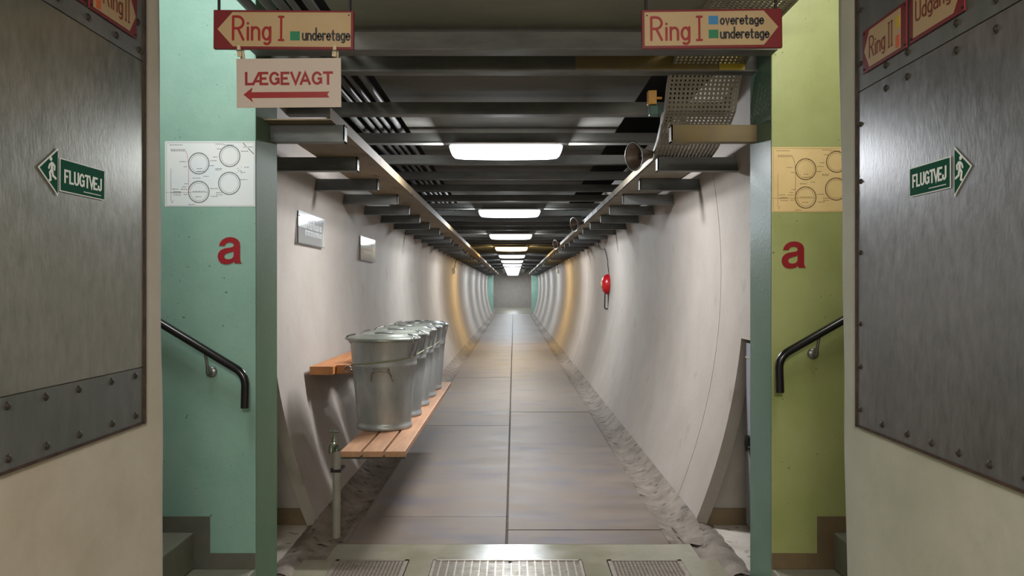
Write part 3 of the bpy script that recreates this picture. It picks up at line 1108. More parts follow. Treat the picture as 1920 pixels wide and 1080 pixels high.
hanging_sign(531.5, 55.5, R(-0.4), [(400, 19), (663, 19), (663, 92), (400, 92)], [(408, 55.5), (436, 23.5), (658, 23), (658, 87.5), (437, 87.5)],
             [('Ring', 437.5, 507, 75, 32, 4.6, 'letter_red'), ('I', 523, 532, 75.5, 32, 4.2, 'letter_red'),
              ('underetage', 568, 656, 75, 52.5, 3.1, 'letter_black')],
             [(544.5, 59, 562.5, 76, 'sq_green')], [409, 655], 'hanging_sign',
             'red and cream direction sign pointing left, hung above the white card', [(654, 28)])
hanging_sign(1335.5, 53, R(0.6), [(1203.5, 17), (1467, 17), (1467, 90), (1203.5, 90)], [(1208.5, 22), (1432, 21), (1459, 51.5), (1432, 85), (1208.5, 85)],
             [('Ring', 1221, 1292, 74, 32, 4.6, 'letter_red'), ('I', 1306, 1316, 75, 31.5, 4.2, 'letter_red'),
              ('overetage', 1351, 1431, 46, 26, 3.1, 'letter_black'), ('underetage', 1351, 1441, 72, 51.5, 3.1, 'letter_black')],
             [(1328.5, 30, 1346.5, 46, 'sq_blue'), (1328.5, 56, 1346.5, 72, 'sq_green')], [1212, 1456], 'hanging_sign',
             'red and cream direction sign pointing right with a blue and a green square', [(1213, 28)])

# the card clipped under the left sign
c = at(541.5, 155.5, DS)
FR = (c, Vector((1, 0, 0.008)).normalized(), Vector((-0.008, 0, 1)).normalized(), Vector((0, -1, 0)))
t = thing('paper_sign', c, 'off-white card with red capitals and a red arrow clipped below the left hanging sign', 'sign')
m = MB(*FR)
m.box(-98 * SK, 98 * SK, -46 * SK, 46 * SK, -0.0015, 0)
m.build('card', M['paper_pink'], t)
m = MB(*FR)
write_caps(m, 'L\u00c6GEVAGT', -82 * SK, 83 * SK, -4 * SK, 21 * SK, 4.6 * SK, 0, 0.0008)
m.build('lettering', M['letter_red'], t)
m = MB(*FR)
m.prism([(x * SK, y * SK) for x, y in [(-85, -21.5), (-68, -8), (-70, -17), (76, -17), (72, -22), (76, -28), (-70, -28), (-67, -36)]], 0, 0.0008)
m.build('arrow', M['letter_red'], t)
for i, px in enumerate((449.5, 628)):
    c = at(px, 97, DS - 0.004)
    lab = 'wooden clothes peg holding the card\'s left corner' if i == 0 else 'wooden clothes peg holding the card\'s right corner'
    t = thing('clothes_peg', c, lab, 'clothes peg', 'pegs holding the card')
    FRp = (c, Vector((1, 0, 0.08 if i == 0 else -0.08)).normalized(), Vector((-0.08 if i == 0 else 0.08, 0, 1)).normalized(), Vector((0, -1, 0)))
    for s_ in (-1, 1):
        m = MB(*FRp)
        m.prism([(-4.6 * SK * 0.9, -10 * SK), (4.6 * SK * 0.9, -10 * SK), (3.6 * SK * 0.8, 11 * SK), (-3.6 * SK * 0.8, 11 * SK)], 0.002 if s_ > 0 else -0.026, 0.008 if s_ > 0 else -0.02)
        m.build('jaw', M['wood_pale'], t, bevel=0.001)
    m = MB(*FRp)
    m.tube([(-0.006, 0.001, 0.009), (0.006, 0.001, 0.009)], 0.0022, 8)
    m.tube([(0, 0.001, 0.0095), (0, -0.008, 0.0088)], 0.0012, 6)
    m.build('spring', M['wire'], t)

# ------------------------------------------------------------------ sheet-metal panels on the passage walls
def side_frame(side, y=0.0, z=EYE, out=0.0):
    """frame on a passage wall: u reads to the right for someone facing it, w comes out of the wall"""
    if side < 0:
        return (Vector((-1.05 + out, y, z)), Vector((0, 1, 0)), Vector((0, 0, 1)), Vector((1, 0, 0)))
    return (Vector((0.98 - out, y, z)), Vector((0, -1, 0)), Vector((0, 0, 1)), Vector((-1, 0, 0)))


def clad(side):
    X = 1.05 if side < 0 else 0.98
    sg = 1 if side < 0 else -1
    yend = 2.165 if side < 0 else 2.172
    m_main = M['panel_l'] if side < 0 else M['panel_r']
    lab = ('grey zinc sheet cladding with three stacked sheets on the wall at the left' if side < 0
           else 'grey zinc sheet cladding with a bright reflection on the wall at the right')
    t = thing('metal_cladding', (-X if side < 0 else X, 1.0, EYE), lab, 'wall cladding')
    fr = side_frame(side)
    hi, top, low, bot = (1.0, 0.638, -0.222, -0.375) if side < 0 else (1.0, 0.553, None, -0.385)
    y0 = -1.2
    def sheet(z0, z1, nm, mm, label=None):
        m = MB(*fr)
        n = 24
        us = [y0 + (yend - y0) * i / n for i in range(n + 1)]
        # gently dented sheet
        pts, fs = [], []
        nv = 12
        for i, uu in enumerate(us):
            for j in range(nv + 1):
                vv = z0 + (z1 - z0) * j / nv
                dent = 0.0015 * mathutils.noise.noise(Vector((uu * 2.2 + side * 5, vv * 1.6, 3.0)))
                pts.append((sg * uu, vv, 0.006 + dent))
        for i in range(n):
            for j in range(nv):
                f = (i * (nv + 1) + j, (i + 1) * (nv + 1) + j, (i + 1) * (nv + 1) + j + 1, i * (nv + 1) + j + 1)
                fs.append(f if sg > 0 else f[::-1])
        m.add(pts, fs, True)
        m.box(sg * y0, sg * yend, z0, z1, 0.0, 0.0035)
        o = m.build(nm, mm, t)
        if label:
            tag(o, label)
        return o
    sheet(top + 0.0015, hi, 'upper_sheet', M['panel_dark'], 'darker upper sheet')
    if low is not None:
        sheet(low + 0.0015, top - 0.0015, 'main_sheet', m_main)
        sheet(bot, low - 0.0015, 'lower_sheet', M['panel_dark'], 'narrow bolted bottom sheet')
    else:
        sheet(bot, top - 0.0015, 'main_sheet', m_main)
    m = MB(*fr)
    m.box(sg * yend, sg * (yend + 0.012), bot - 0.008, hi, -0.01, 0.009)
    a0, a1 = (y0, yend + 0.012)
    m.box(sg * a0, sg * a1, bot - 0.007, bot, -0.01, 0.008)
    m.build('edge_strip', M['rust'], t)
    def bolt(y, z, r=0.0062):
        m = MB(*fr)
        m.lathe([(r * 1.5, 0.0055), (r * 1.5, 0.0075), (r, 0.0078), (r * 0.85, 0.0105), (r * 0.3, 0.012)], c=(sg * y, z, 0), n=12)
        m.build('bolt', M['rivet'], t)
    if side < 0:
        for y in (0.9, 1.2, 1.40, 1.583, 1.714, 1.844, 1.995, 2.12):
            bolt(y, -0.222 - 0.018 - 0.002)
            bolt(y + 0.004, -0.222 - 0.13)
        for y in (1.37, 1.52, 1.76, 1.885, 2.02, 2.145):
            bolt(y, 0.665)
        for z in (0.74, 0.9):
            bolt(2.135, z)
    else:
        for y in (1.30, 1.45, 1.55, 1.69, 1.90, 2.01):
            bolt(y, 0.583)
            bolt(y, 0.523)
        for z in (0.46, 0.30, 0.1, -0.1, -0.22, -0.34, 0.63, 0.78):
            bolt(2.155, z, 0.005)
        for y in (1.3, 1.46, 1.57, 1.68, 1.79, 1.9, 2.03):
            bolt(y, -0.36)


clad(-1)
clad(1)


def wall_sign(side, ya, yb, z0, z1, tip, word, label, squares=(), lett=None, name='direction_sign'):
    """red bordered arrow sign between depths ya < yb; tip 'near' or 'far' or None; text reads left to right"""
    sg = 1 if side < 0 else -1
    fr = side_frame(side, 0, EYE, 0.0075)
    t = thing(name, (fr[0].x, (ya + yb) / 2, EYE + (z0 + z1) / 2), label, 'sign')
    u0, u1 = (ya, yb) if side < 0 else (-yb, -ya)
    m = MB(*fr)
    m.box(u0, u1, z0, z1, 0, 0.004)
    m.build('board', M['red'], t, bevel=0.0008)
    zc, b = (z0 + z1) / 2, 0.0085
    if tip == 'left':
        poly = [(u0 + 0.01, zc), (u0 + 0.04, z1 - b), (u1 - 0.028, z1 - b), (u1 - 0.028, z0 + b), (u0 + 0.04, z0 + b)]
    elif tip == 'right':
        poly = [(u1 - 0.008, zc), (u1 - 0.042, z1 - b), (u0 + 0.018, z1 - b), (u0 + 0.018, z0 + b), (u1 - 0.042, z0 + b)]
    else:
        poly = [(u0 + b, z0 + b), (u1 - b, z0 + b), (u1 - b, z1 - b), (u0 + b, z1 - b)]
    m = MB(*fr)
    m.prism(poly, 0.004, 0.0048)
    m.build('arrow_panel', M['cream'], t)
    for w_, a0, a1, base, cap, wd in (lett or []):
        m = MB(*fr)
        write(m, w_, u0 + a0, u0 + a1, z0 + base, z0 + cap, wd, 0.0048, 0.0056)
        m.build('lettering', M['letter_brown'], t)
    for a0, a1, b0, b1, mm in squares:
        m = MB(*fr)
        m.box(u0 + a0, u0 + a1, z0 + b0, z0 + b1, 0.0048, 0.0054)
        tag(m.build('colour_square', M[mm], t), mm.split('_')[1] + ' square')
    m = MB(*fr)
    for a in (u0 + 0.007, u1 - 0.007):
        for b_ in (z0 + 0.009, z1 - 0.009):
            m.disc(a, b_, 0.0028, 0.004, 0.0062, 10)
    m.build('screws', M['dark_metal'], t)


wall_sign(1, 1.894, 2.13, 0.594, 0.711, 'left', 'Ring', 'small red-edged sign pointing left with a yellow and an orange square on the right cladding',
          squares=[(0.185, 0.206, 0.062, 0.092, 'sq_yellow'), (0.185, 0.206, 0.014, 0.044, 'sq_orange')],
          lett=[('Ring', 0.042, 0.128, 0.033, 0.088, 0.0042), ('JJ', 0.147, 0.168, 0.028, 0.09, 0.0038)])
wall_sign(1, 1.65, 1.879, 0.597, 0.714, 'right', 'Udgang', 'red-edged exit sign pointing right, cut by the top of the picture on the right cladding',
          lett=[('Udgang', 0.032, 0.178, 0.045, 0.092, 0.0042)])
wall_sign(-1, 1.88, 2.118, 0.687, 0.804, 'right', 'Ring', 'red-edged sign pointing right with a red square high on the left cladding',
          squares=[(0.028, 0.05, 0.012, 0.046, 'sq_orange')],
          lett=[('Ring', 0.064, 0.156, 0.036, 0.094, 0.0042), ('JJ', 0.172, 0.194, 0.03, 0.092, 0.0038)])
wall_sign(-1, 1.63, 1.866, 0.688, 0.804, None, '', 'corner of a red-edged cream sign high on the left cladding, nearly out of view')


def exit_sign(side):
    sg = 1 if side < 0 else -1
    fr = side_frame(side, 0, EYE, 0.0075)
    lab = ('green and white escape sign with a running figure arrow pointing left on the left cladding' if side < 0
           else 'green and white escape sign with a running figure arrow pointing right on the right cladding')
    t = thing('escape_sign', (fr[0].x, 1.8, EYE + 0.26), lab, 'sign')
    if side < 0:
        r0, r1 = 1.763, 1.956
        rz0, rz1 = 0.223, 0.300
        arrow = [(1.682, 0.266), (1.757, 0.321), (1.757, 0.210)]
    else:
        r0, r1 = -1.884, -1.708
        rz0, rz1 = 0.223, 0.294
        arrow = [(-1.629, 0.260), (-1.694, 0.312), (-1.694, 0.201)]
    m = MB(*fr)
    m.box(r0, r1, rz0, rz1, 0, 0.001)
    m.prism(arrow, 0, 0.001)
    m.build('backing', M['white'], t)
    m = MB(*fr)
    b = 0.0028
    m.box(r0 + b, r1 - b, rz0 + b, rz1 - b, 0.001, 0.0016)
    cx_ = sum(p[0] for p in arrow) / 3
    cz_ = sum(p[1] for p in arrow) / 3
    m.prism([(cx_ + (p[0] - cx_) * 0.88, cz_ + (p[1] - cz_) * 0.88) for p in arrow], 0.001, 0.0016)
    m.build('green_field', M['exit_green'], t)
    m = MB(*fr)
    w_ = r1 - r0
    write_caps(m, 'FLUGTVEJ', r0 + w_ * 0.085, r1 - w_ * 0.085, rz0 + 0.021, rz0 + 0.053, 0.005, 0.0016, 0.0022)
    m.build('lettering', M['white'], t)
    m = MB(*fr)
    x = r0 + w_ * 0.5
    while x < r1 - w_ * 0.1:
        l = random.uniform(0.003, 0.007)
        m.box(x, min(x + l, r1 - w_ * 0.08), rz0 + 0.0095, rz0 + 0.0115, 0.0016, 0.0019)
        x += l + 0.0012
    m.build('small_print', M['white'], t)
    # running figure
    mir = -1 if side < 0 else 1
    ox = (arrow[1][0] + (arrow[0][0] - arrow[1][0]) * 0.33)
    oz = cz_
    q = 0.00095
    F = lambda pts: [(ox + mir * px * q, oz + pz * q) for px, pz in pts]
    m = MB(*fr)
    hx, hz = F([(5, 27)])[0]
    m.disc(hx, hz, 0.0048, 0.0016, 0.0022, 14)
    m.prism(F([(-4, 20), (4, 20), (5, 2), (-3, 0)]), 0.0016, 0.0022)
    m.stroke(F([(2, 18), (10, 12), (13, 4)]), 0.0045, 0.0016, 0.0022)
    m.stroke(F([(-2, 18), (-10, 12), (-9, 3)]), 0.0045, 0.0016, 0.0022)
    m.stroke(F([(2, 2), (9, -6), (6, -22), (10, -24)]), 0.0058, 0.0016, 0.0022)
    m.stroke(F([(0, 2), (-3, -12), (-14, -17)]), 0.0058, 0.0016, 0.0022)
    m.build('running_figure', M['white'], t)


exit_sign(-1)
exit_sign(1)

# ------------------------------------------------------------------ red letters, maps and handrails on the front wall
A_OUT = [(330, 435), (350, 370), (400, 305), (480, 262), (560, 250), (650, 262), (720, 300), (760, 350), (775, 410), (775, 720), (785, 775), (812, 806), (664, 808), (645, 765),
         (600, 800), (530, 822), (450, 825), (370, 800), (320, 740), (300, 660), (315, 590), (360, 530), (440, 490), (540, 475), (610, 462), (640, 440), (640, 405), (620, 375),
         (560, 360), (500, 370), (460, 405), (448, 435)]
A_IN = [(640, 545), (600, 565), (520, 585), (460, 610), (435, 660), (460, 708), (530, 720), (595, 706), (635, 660)]


def wall_letter(px, py, hpx, label):
    c = at(px, py, YN)
    k = YN / FPX * hpx / 575.0
    cu = bpy.data.curves.new('letter_tmp', 'CURVE')
    cu.dimensions = '2D'
    cu.fill_mode = 'BOTH'
    cu.extrude = 0.5
    for ring in (A_OUT, A_IN):
        sp = cu.splines.new('POLY')
        sp.points.add(len(ring) - 1)
        for i, (x, y) in enumerate(ring):
            sp.points[i].co = ((x - 555) * k, (537 - y) * k, 0, 1)
        sp.use_cyclic_u = True
    o = bpy.data.objects.new('letter_tmp', cu)
    col.objects.link(o)
    bpy.context.view_layer.update()
    me = bpy.data.meshes.new_from_object(o.evaluated_get(bpy.context.evaluated_depsgraph_get()))
    V = [v.co.copy() for v in me.vertices]
    F = [tuple(p.vertices) for p in me.polygons]
    bpy.data.objects.remove(o)
    bpy.data.curves.remove(cu)
    bpy.data.meshes.remove(me)
    m = MB(c, (1, 0, 0), (0, 0, 1), (0, -1, 0))
    m.add([(v.x, v.y, 0.003 if v.z > 0 else 0.0) for v in V], F)
    tag(m.build('wall_letter', M['letter_crimson']), label, 'letter')


wall_letter(431, 470, 51, 'red painted letter a on the turquoise wall')
wall_letter(1488, 478, 51, 'red painted letter a on the yellow-green wall')


def wall_map(x0, y0, x1, y1, paper, ink, dark, red, label):
    k = YN / FPX
    c = at(x0, y1, YN)
    W_, H_ = (x1 - x0) * k, (y1 - y0) * k
    t = thing('wall_map', c, label, 'map')
    fr = (c, Vector((1, 0, 0)), Vector((0, 0, 1)), Vector((0, -1, 0)))
    m = MB(*fr)
    m.box(0, W_, 0, H_, 0, 0.0012)
    m.build('paper', M[paper], t)
    # coordinates below in the 1230 x 890 units of a close view of the sheet
    S = lambda x, y: ((x - 65) / 1225.0 * W_, (985 - y) / 885.0 * H_)
    for cx_, cy_, r in ((525, 400, 138), (525, 785, 140), (945, 300, 138), (940, 670, 146)):
        m = MB(*fr)
        n = 40
        for rr, wd in ((r, 0.0042), (r - 24, 0.0012)):
            pl = [S(cx_ + rr * math.cos(2 * PI * i / n), cy_ + rr * 1.03 * math.sin(2 * PI * i / n)) for i in range(n + 1)]
            m.stroke(pl, wd, 0.0012, 0.0015)
        for i in range(8):
            a = 2 * PI * i / 8 + 0.3
            x, y = S(cx_ + r * math.cos(a), cy_ + r * math.sin(a))
            m.disc(x, y, 0.0026, 0.0012, 0.0017, 8)
        m.build('ring_drawing', M[ink], t)
    m = MB(*fr)
    lines = [(130, 150, 310), (145, 212, 345), (145, 230, 345), (750, 138, 860), (860, 150, 1000), (770, 203, 830), (720, 312, 780), (265, 376, 355), (320, 444, 370), (680, 362, 770),
             (670, 430, 735), (750, 470, 840), (750, 486, 830), (500, 470, 570), (500, 508, 625), (590, 576, 660), (445, 598, 545), (330, 675, 385), (300, 716, 360), (165, 748, 245),
             (280, 750, 370), (180, 782, 280), (165, 800, 290), (180, 828, 290), (320, 820, 370), (680, 740, 780), (760, 795, 840), (760, 824, 845), (690, 846, 790), (385, 956, 470),
             (1100, 235, 1195), (1130, 178, 1260), (1145, 452, 1210), (1090, 520, 1155), (1085, 620, 1185), (440, 780, 620), (480, 852, 560)]
    for x0_, y_, x1_ in lines:
        x = x0_
        while x < x1_:
            l = random.uniform(14, 38)
            a, b = S(x, y_), S(min(x + l, x1_), y_)
            m.box(a[0], b[0], a[1] - 0.0011, a[1] + 0.0011, 0.0012, 0.0015)
            x += l + 7
    m.stroke([S(145, 470), S(148, 900), S(165, 940), S(176, 900)], 0.0012, 0.0012, 0.0015)
    m.stroke([S(70, 792), S(650, 792)], 0.0009, 0.0012, 0.0015)
    m.stroke([S(1130, 125), S(1165, 165)], 0.003, 0.0012, 0.0015)
    m.stroke([S(1195, 195), S(1270, 270)], 0.003, 0.0012, 0.0015)
    for i in range(14):
        a = S(random.uniform(1040, 1110), random.uniform(430, 560))
        m.disc(a[0], a[1], 0.0015, 0.0012, 0.0015, 6)
    m.stroke([S(85, 120), S(1275, 118), S(1275, 972), S(85, 975), S(85, 120)], 0.0008, 0.0012, 0.0015)
    m.build('small_print', M[dark], t)
    m = MB(*fr)
    m.stroke([S(350, 235), S(372, 300), S(388, 450), S(385, 800)], 0.0016, 0.0015, 0.0018)
    m.build('route_line', M[red], t)


wall_map(309.5, 265, 478.5, 387.5, 'paper_white', 'ink', 'ink_dark', 'ink_red', 'white paper map with four rings taped to the turquoise wall')
wall_map(1447, 276, 1616, 398, 'paper_cream', 'ink_brown', 'ink_brown', 'ink_brown', 'yellowed paper map of rings taped to the yellow-green wall')


def handrail(side, elbow, end, far, brk, label):
    d = YN - 0.075
    e, b = at(elbow[0], elbow[1], d), at(end[0], end[1], d)
    f = at(far[0], far[1], d)
    f = e + (f - e) * 2.6
    t = thing('handrail', e, label, 'handrail', 'stair handrails')
    m = MB()
    dirv = (f - e).normalized()
    path = [tuple(b)]
    p0, p2 = e + Vector((0, 0, -0.05)), e + dirv * 0.05
    for i in range(9):
        s_ = i / 8
        path.append(tuple(p0 * (1 - s_) ** 2 + e * 2 * s_ * (1 - s_) + p2 * s_ ** 2))
    path += [tuple(e + dirv * 0.3), tuple(f)]
    m.tube(path, 0.0185, 16)
    m.build('rail', M['rail'], t)
    q = at(brk[0], brk[1], YN)
    # point on the rail above the bracket
    k = (q.x - e.x) / dirv.x
    rp_ = e + dirv * k
    m = MB()
    m.tube([(q.x, YN - 0.012, q.z), (q.x, YN - 0.05, q.z - 0.004), (q.x - side * 0.008, d + 0.004, q.z + 0.03), (rp_.x, d, rp_.z - 0.012)], 0.0065, 10)
    m.build('bracket_arm', M['wire'], t)
    m = MB((q.x, YN, q.z), (1, 0, 0), (0, 0, 1), (0, -1, 0))
    m.lathe([(0.026, 0), (0.026, 0.006), (0.02, 0.012), (0.008, 0.014)], n=20)
    m.build('rosette', M['wire'], t)


handrail(-1, (460, 702), (459, 765), (303, 607), (397, 697), 'black tubular handrail with bent-down end on the turquoise wall')
handrail(1, (1461, 669), (1462.5, 736), (1566, 609), (1524, 663), 'black tubular handrail with bent-down end on the yellow-green wall')

# ------------------------------------------------------------------ bench, bins, rail
ZB = EYE - 0.915        # top of the bench
t = thing('wall_bench', (-0.78, 4.31, 0), 'low slatted pine bench under the zinc bins along the left wall', 'bench')
for xa in (-0.975, -0.848, -0.722):
    m = MB()
    m.box(xa, xa + 0.112, 4.31, 7.5, ZB - 0.034, ZB)
    m.build('slat', M['wood'], t, bevel=0.004)
m = MB()
m.box(-0.985, -0.615, 4.37, 4.41, ZB - 0.056, ZB - 0.0345)
m.build('end_batten', M['bracket'], t)
for y in (5.8, 6.8):
    m = MB()
    m.box(-1.0, -0.62, y, y + 0.035, ZB - 0.05, ZB - 0.0345)
    m.build('support_arm', M['bracket'], t)

# wooden rail behind the bins
ZR = EYE - 0.535
t = thing('wall_rail', (-1.25, 5.25, ZR), 'orange stained wooden rail on the left wall behind the bins', 'rail')
m = MB()
m.box(-1.395, -1.235, 5.25, 7.6, ZR - 0.058, ZR)
m.build('inner_board', M['wood_orange'], t, bevel=0.003)
m = MB()
m.box(-1.228, -1.115, 5.32, 5.55, ZR - 0.058, ZR + 0.004)
m.build('outer_board', M['wood_orange'], t, bevel=0.003)
for y in (5.6, 6.5, 7.4):
    m = MB()
    m.box(-1.40, -1.3, y, y + 0.05, ZR - 0.05, ZR - 0.012)
    m.build('wall_spacer', M['wood_orange'], t)
m = MB()
m.tube([(-1.145 + 0.024 * math.cos(a * PI / 6), 5.312, ZR - 0.026 + 0.022 * math.sin(a * PI / 6)) for a in range(12)], 0.005, 8, closed=True)
m.tube([(-1.10 + 0.022 * math.cos(a * PI / 6), 5.29 + 0.004 * math.sin(a * PI / 6), ZR - 0.02 + 0.012 * math.sin(a * PI / 6)) for a in range(12)], 0.005, 8, closed=True)
m.build('shackle', M['wire'], t)

BIN_Y = [5.07, 5.56, 6.045, 6.53, 7.01]
BIN_X = [-0.852, -0.845, -0.842, -0.84, -0.836]
BIN_LAB = ['zinc dustbin nearest the camera on the bench, at the front of the row', 'second zinc dustbin in the row on the bench', 'third zinc dustbin, in the middle of the row on the bench',
           'fourth zinc dustbin in the row on the bench', 'last zinc dustbin, at the far end of the row on the bench']


def make_bin():
    t = thing('dustbin', (0, 0, 0), BIN_LAB[0], 'dustbin', 'zinc dustbins on the bench')
    m = MB()
    prof = [(0.17, 0.0), (0.178, 0.002), (0.18, 0.012), (0.180, 0.028), (0.174, 0.032), (0.1755, 0.05), (0.198, 0.30), (0.2075, 0.405), (0.2105, 0.408), (0.2125, 0.425), (0.2105, 0.44),
            (0.2115, 0.443), (0.222, 0.56), (0.228, 0.566), (0.229, 0.574), (0.224, 0.578), (0.215, 0.575)]
    m.lathe(prof, n=48, cap=True)
    m.build('body', M['zinc'], t)
    m = MB()
    lid = [(0.231, 0.570), (0.236, 0.571), (0.238, 0.580), (0.236, 0.590), (0.231, 0.594), (0.224, 0.596), (0.216, 0.600), (0.16, 0.608), (0.155, 0.614), (0.1, 0.618), (0.004, 0.620)]
    m.lathe(lid, n=48, cap=True)
    ld = m.build('lid', M['zinc_lid'], t)
    m = MB()
    m.tube([(-0.06, 0.0, 0.620), (-0.058, -0.02, 0.623), (-0.05, -0.05, 0.623), (0.05, -0.05, 0.623), (0.058, -0.02, 0.623), (0.06, 0.0, 0.620)], 0.0045, 8)
    m.build('lid_handle', M['wire'], ld)
    # drop handle on the side towards the entrance, a plate behind it
    m = MB()
    r = 0.208
    m.tube([(-0.062, -r + 0.014, 0.325), (-0.064, -r + 0.002, 0.36), (-0.05, -r - 0.012, 0.392), (0.05, -r - 0.012, 0.392), (0.064, -r + 0.002, 0.36), (0.075, -r + 0.016, 0.325)], 0.0055, 8)
    for sx in (-1, 1):
        m.tube([(sx * 0.05, -r + 0.004, 0.38), (sx * 0.05, -r - 0.016, 0.39), (sx * 0.05, -r + 0.002, 0.40)], 0.006, 8)
    m.build('side_handle', M['wire'], t)
    m = MB()
    m.tube([(-0.062, r - 0.014, 0.325), (-0.064, r - 0.002, 0.36), (-0.05, r + 0.012, 0.392), (0.05, r + 0.012, 0.392), (0.064, r - 0.002, 0.36), (0.075, r - 0.016, 0.325)], 0.0055, 8)
    m.build('side_handle', M['wire'], t)
    # wire clamps that hold the lid, right and left
    for a, zlow in ((R(-28), 0.47), (R(196), 0.555)):
        ca, sa = math.cos(a), math.sin(a)
        tx, ty = -sa, ca
        m = MB()
        for q in (-0.03, 0.03):
            m.tube([(0.216 * ca + tx * q, 0.216 * sa + ty * q, zlow), (0.236 * ca + tx * q, 0.236 * sa + ty * q, 0.5 * zlow + 0.305), (0.25 * ca + tx * q, 0.25 * sa + ty * q, 0.59),
                    (0.235 * ca + tx * q * 0.8, 0.235 * sa + ty * q * 0.8, 0.607), (0.19 * ca + tx * q * 0.4, 0.19 * sa + ty * q * 0.4, 0.617)], 0.0042, 8)
        m.tube([(0.25 * ca + tx * -0.036, 0.25 * sa + ty * -0.036, 0.588), (0.25 * ca + tx * 0.036, 0.25 * sa + ty * 0.036, 0.588)], 0.006, 8)
        m.build('lid_clamp', M['wire'], t)
    return t


proto = make_bin()
for i, (x, y) in enumerate(zip(BIN_X, BIN_Y)):
    b = proto if i == 0 else copy_tree(proto)
    b.location = (x, y, ZB)
    b.rotation_euler = (0, 0, R([3, -6, 5, -3, 8][i]))
    b['label'] = BIN_LAB[i]

# strap across the bins
m = MB()
pts = []
r = 0.2135
c0 = Vector((BIN_X[0], BIN_Y[0], 0))
for i in range(15):
    a = R(172 + (336 - 172) * i / 14)
    pts.append((c0.x + r * math.cos(a), c0.y + r * math.sin(a), ZR + 0.03 + 0.06 * i / 14))
m.tube([(-1.10, 5.27, ZR - 0.02)] + pts + [(-0.64, 5.6, ZR + 0.09), (-0.635, 6.1, ZR + 0.08), (-0.63, 6.6, ZR + 0.08)], 0.005, 8)
tag(m.build('strap', M['cord']), 'thin olive cord tied from the wooden rail around the front of the bins', 'strap')

# ------------------------------------------------------------------ stand pipe with tap
c = at(631, 965, 4.52)
tp = at(632, 845, 4.52)
t = thing('water_tap', (c.x, c.y, c.z), 'old brass water tap on a grey stand pipe beside the bench end', 'tap')
m = MB()
m.tube([(c.x, c.y, -0.03), (c.x, c.y, c.z), (c.x + 0.003, c.y, tp.z)], 0.0235, 16)
m.build('stand_pipe', M['pipe'], t)
m = MB((c.x, c.y, tp.z))
m.lathe([(0.022, -0.004), (0.024, 0.0), (0.024, 0.012), (0.016, 0.018), (0.015, 0.03)], n=16)
m.tube([(0.0, 0, 0.028), (-0.006, -0.012, 0.04), (-0.012, -0.03, 0.042), (-0.018, -0.05, 0.03), (-0.02, -0.056, -0.004)], [0.014, 0.018, 0.018, 0.017, 0.014], 12)
m.lathe([(0.017, 0.04), (0.019, 0.05), (0.014, 0.066), (0.011, 0.085), (0.006, 0.09), (0.005, 0.112)], c=(-0.009, -0.02, 0), n=14)
m.build('tap_body', M['brass'], t)
m = MB((c.x - 0.009, c.y - 0.02, tp.z + 0.115))
m.tube([(-0.03, 0, 0.002), (0, 0, 0), (0.03, 0, -0.001)], [0.0055, 0.005, 0.0055], 8)
m.lathe([(0.008, -0.008), (0.009, 0.0), (0.006, 0.008)], n=10)
m.build('tap_handle', M['brass'], t)
m = MB((c.x, c.y, tp.z - 0.115))
m.tube([(-0.027 + 0.0, 0.0, -0.012), (-0.027, 0, 0.012)], 0.008, 8)
m.box(-0.03, 0.03, -0.026, 0.10, -0.008, 0.008)
m.build('pipe_clip', M['dark_metal'], t)

# ------------------------------------------------------------------ acrylic plates on the left wall
def acrylic(xa, ya0, ya1, xb, yb0, yb1, lines, label):
    """plate standing off the shell between two depths"""
    xw = CX - 0.005 - shell_x(0.38) + 0.015
    d0, d1 = (xw) * FPX / (xa - VX), (xw) * FPX / (xb - VX)
    s0 = FPX / d0
    z1, z0 = EYE + (VY - ya0) / s0, EYE + (VY - ya1) / s0
    t = thing('acrylic_sign', (xw, d0, z0), label, 'sign')
    fr = (Vector((xw, d0, z0)), Vector((0, 1, 0)), Vector((0, 0, 1)), Vector((1, 0, 0)))
    W_, H_ = d1 - d0, z1 - z0
    m = MB(*fr)
    m.box(0, W_, 0, H_, 0, 0.005)
    m.build('plate', M['acrylic'], t)
    m = MB(*fr)
    m.box(-0.004, 0, 0, H_, -0.001, 0.006)
    m.box(-0.004, W_, -0.004, 0, -0.001, 0.006)
    m.build('edge', M['dark_metal'], t)
    m = MB(*fr)
    m.box(0, W_, H_, H_ + 0.004, -0.001, 0.007)
    x = W_ * lines[0]
    while x < W_ * lines[1]:
        l = random.uniform(0.012, 0.022)
        h = random.choice([0.04, 0.06, 0.04])
        m.box(x, x + 0.006, H_ * 0.52, H_ * 0.52 + h, 0.005, 0.0058)
        if random.random() < 0.7:
            m.box(x, x + l, H_ * 0.52, H_ * 0.52 + 0.006, 0.005, 0.0058)
        x += l + 0.02
    x = W_ * (lines[0] + 0.1)
    while x < W_ * lines[1]:
        l = random.uniform(0.012, 0.02)
        m.box(x, x + 0.006, H_ * 0.28, H_ * 0.28 + 0.035, 0.005, 0.0058)
        if random.random() < 0.7:
            m.box(x, x + l, H_ * 0.28 + 0.03, H_ * 0.28 + 0.036, 0.005, 0.0058)
        x += l + 0.02
    m.build('lettering', M['white'], t)
    for y in (0.03, W_ - 0.03):
        m = MB(*fr)
        m.tube([(y, H_ - 0.03, -0.02), (y, H_ - 0.03, 0.008)], 0.006, 10)
        m.build('stand_off', M['wire'], t)


acrylic(558, 395, 454, 607, 0, 0, (0.15, 0.9), 'larger clear acrylic sign with pale lettering on the left wall near the pillar')
acrylic(675, 442, 486, 703, 0, 0, (0.1, 0.92), 'smaller clear acrylic sign further along the left wall, above the bins')

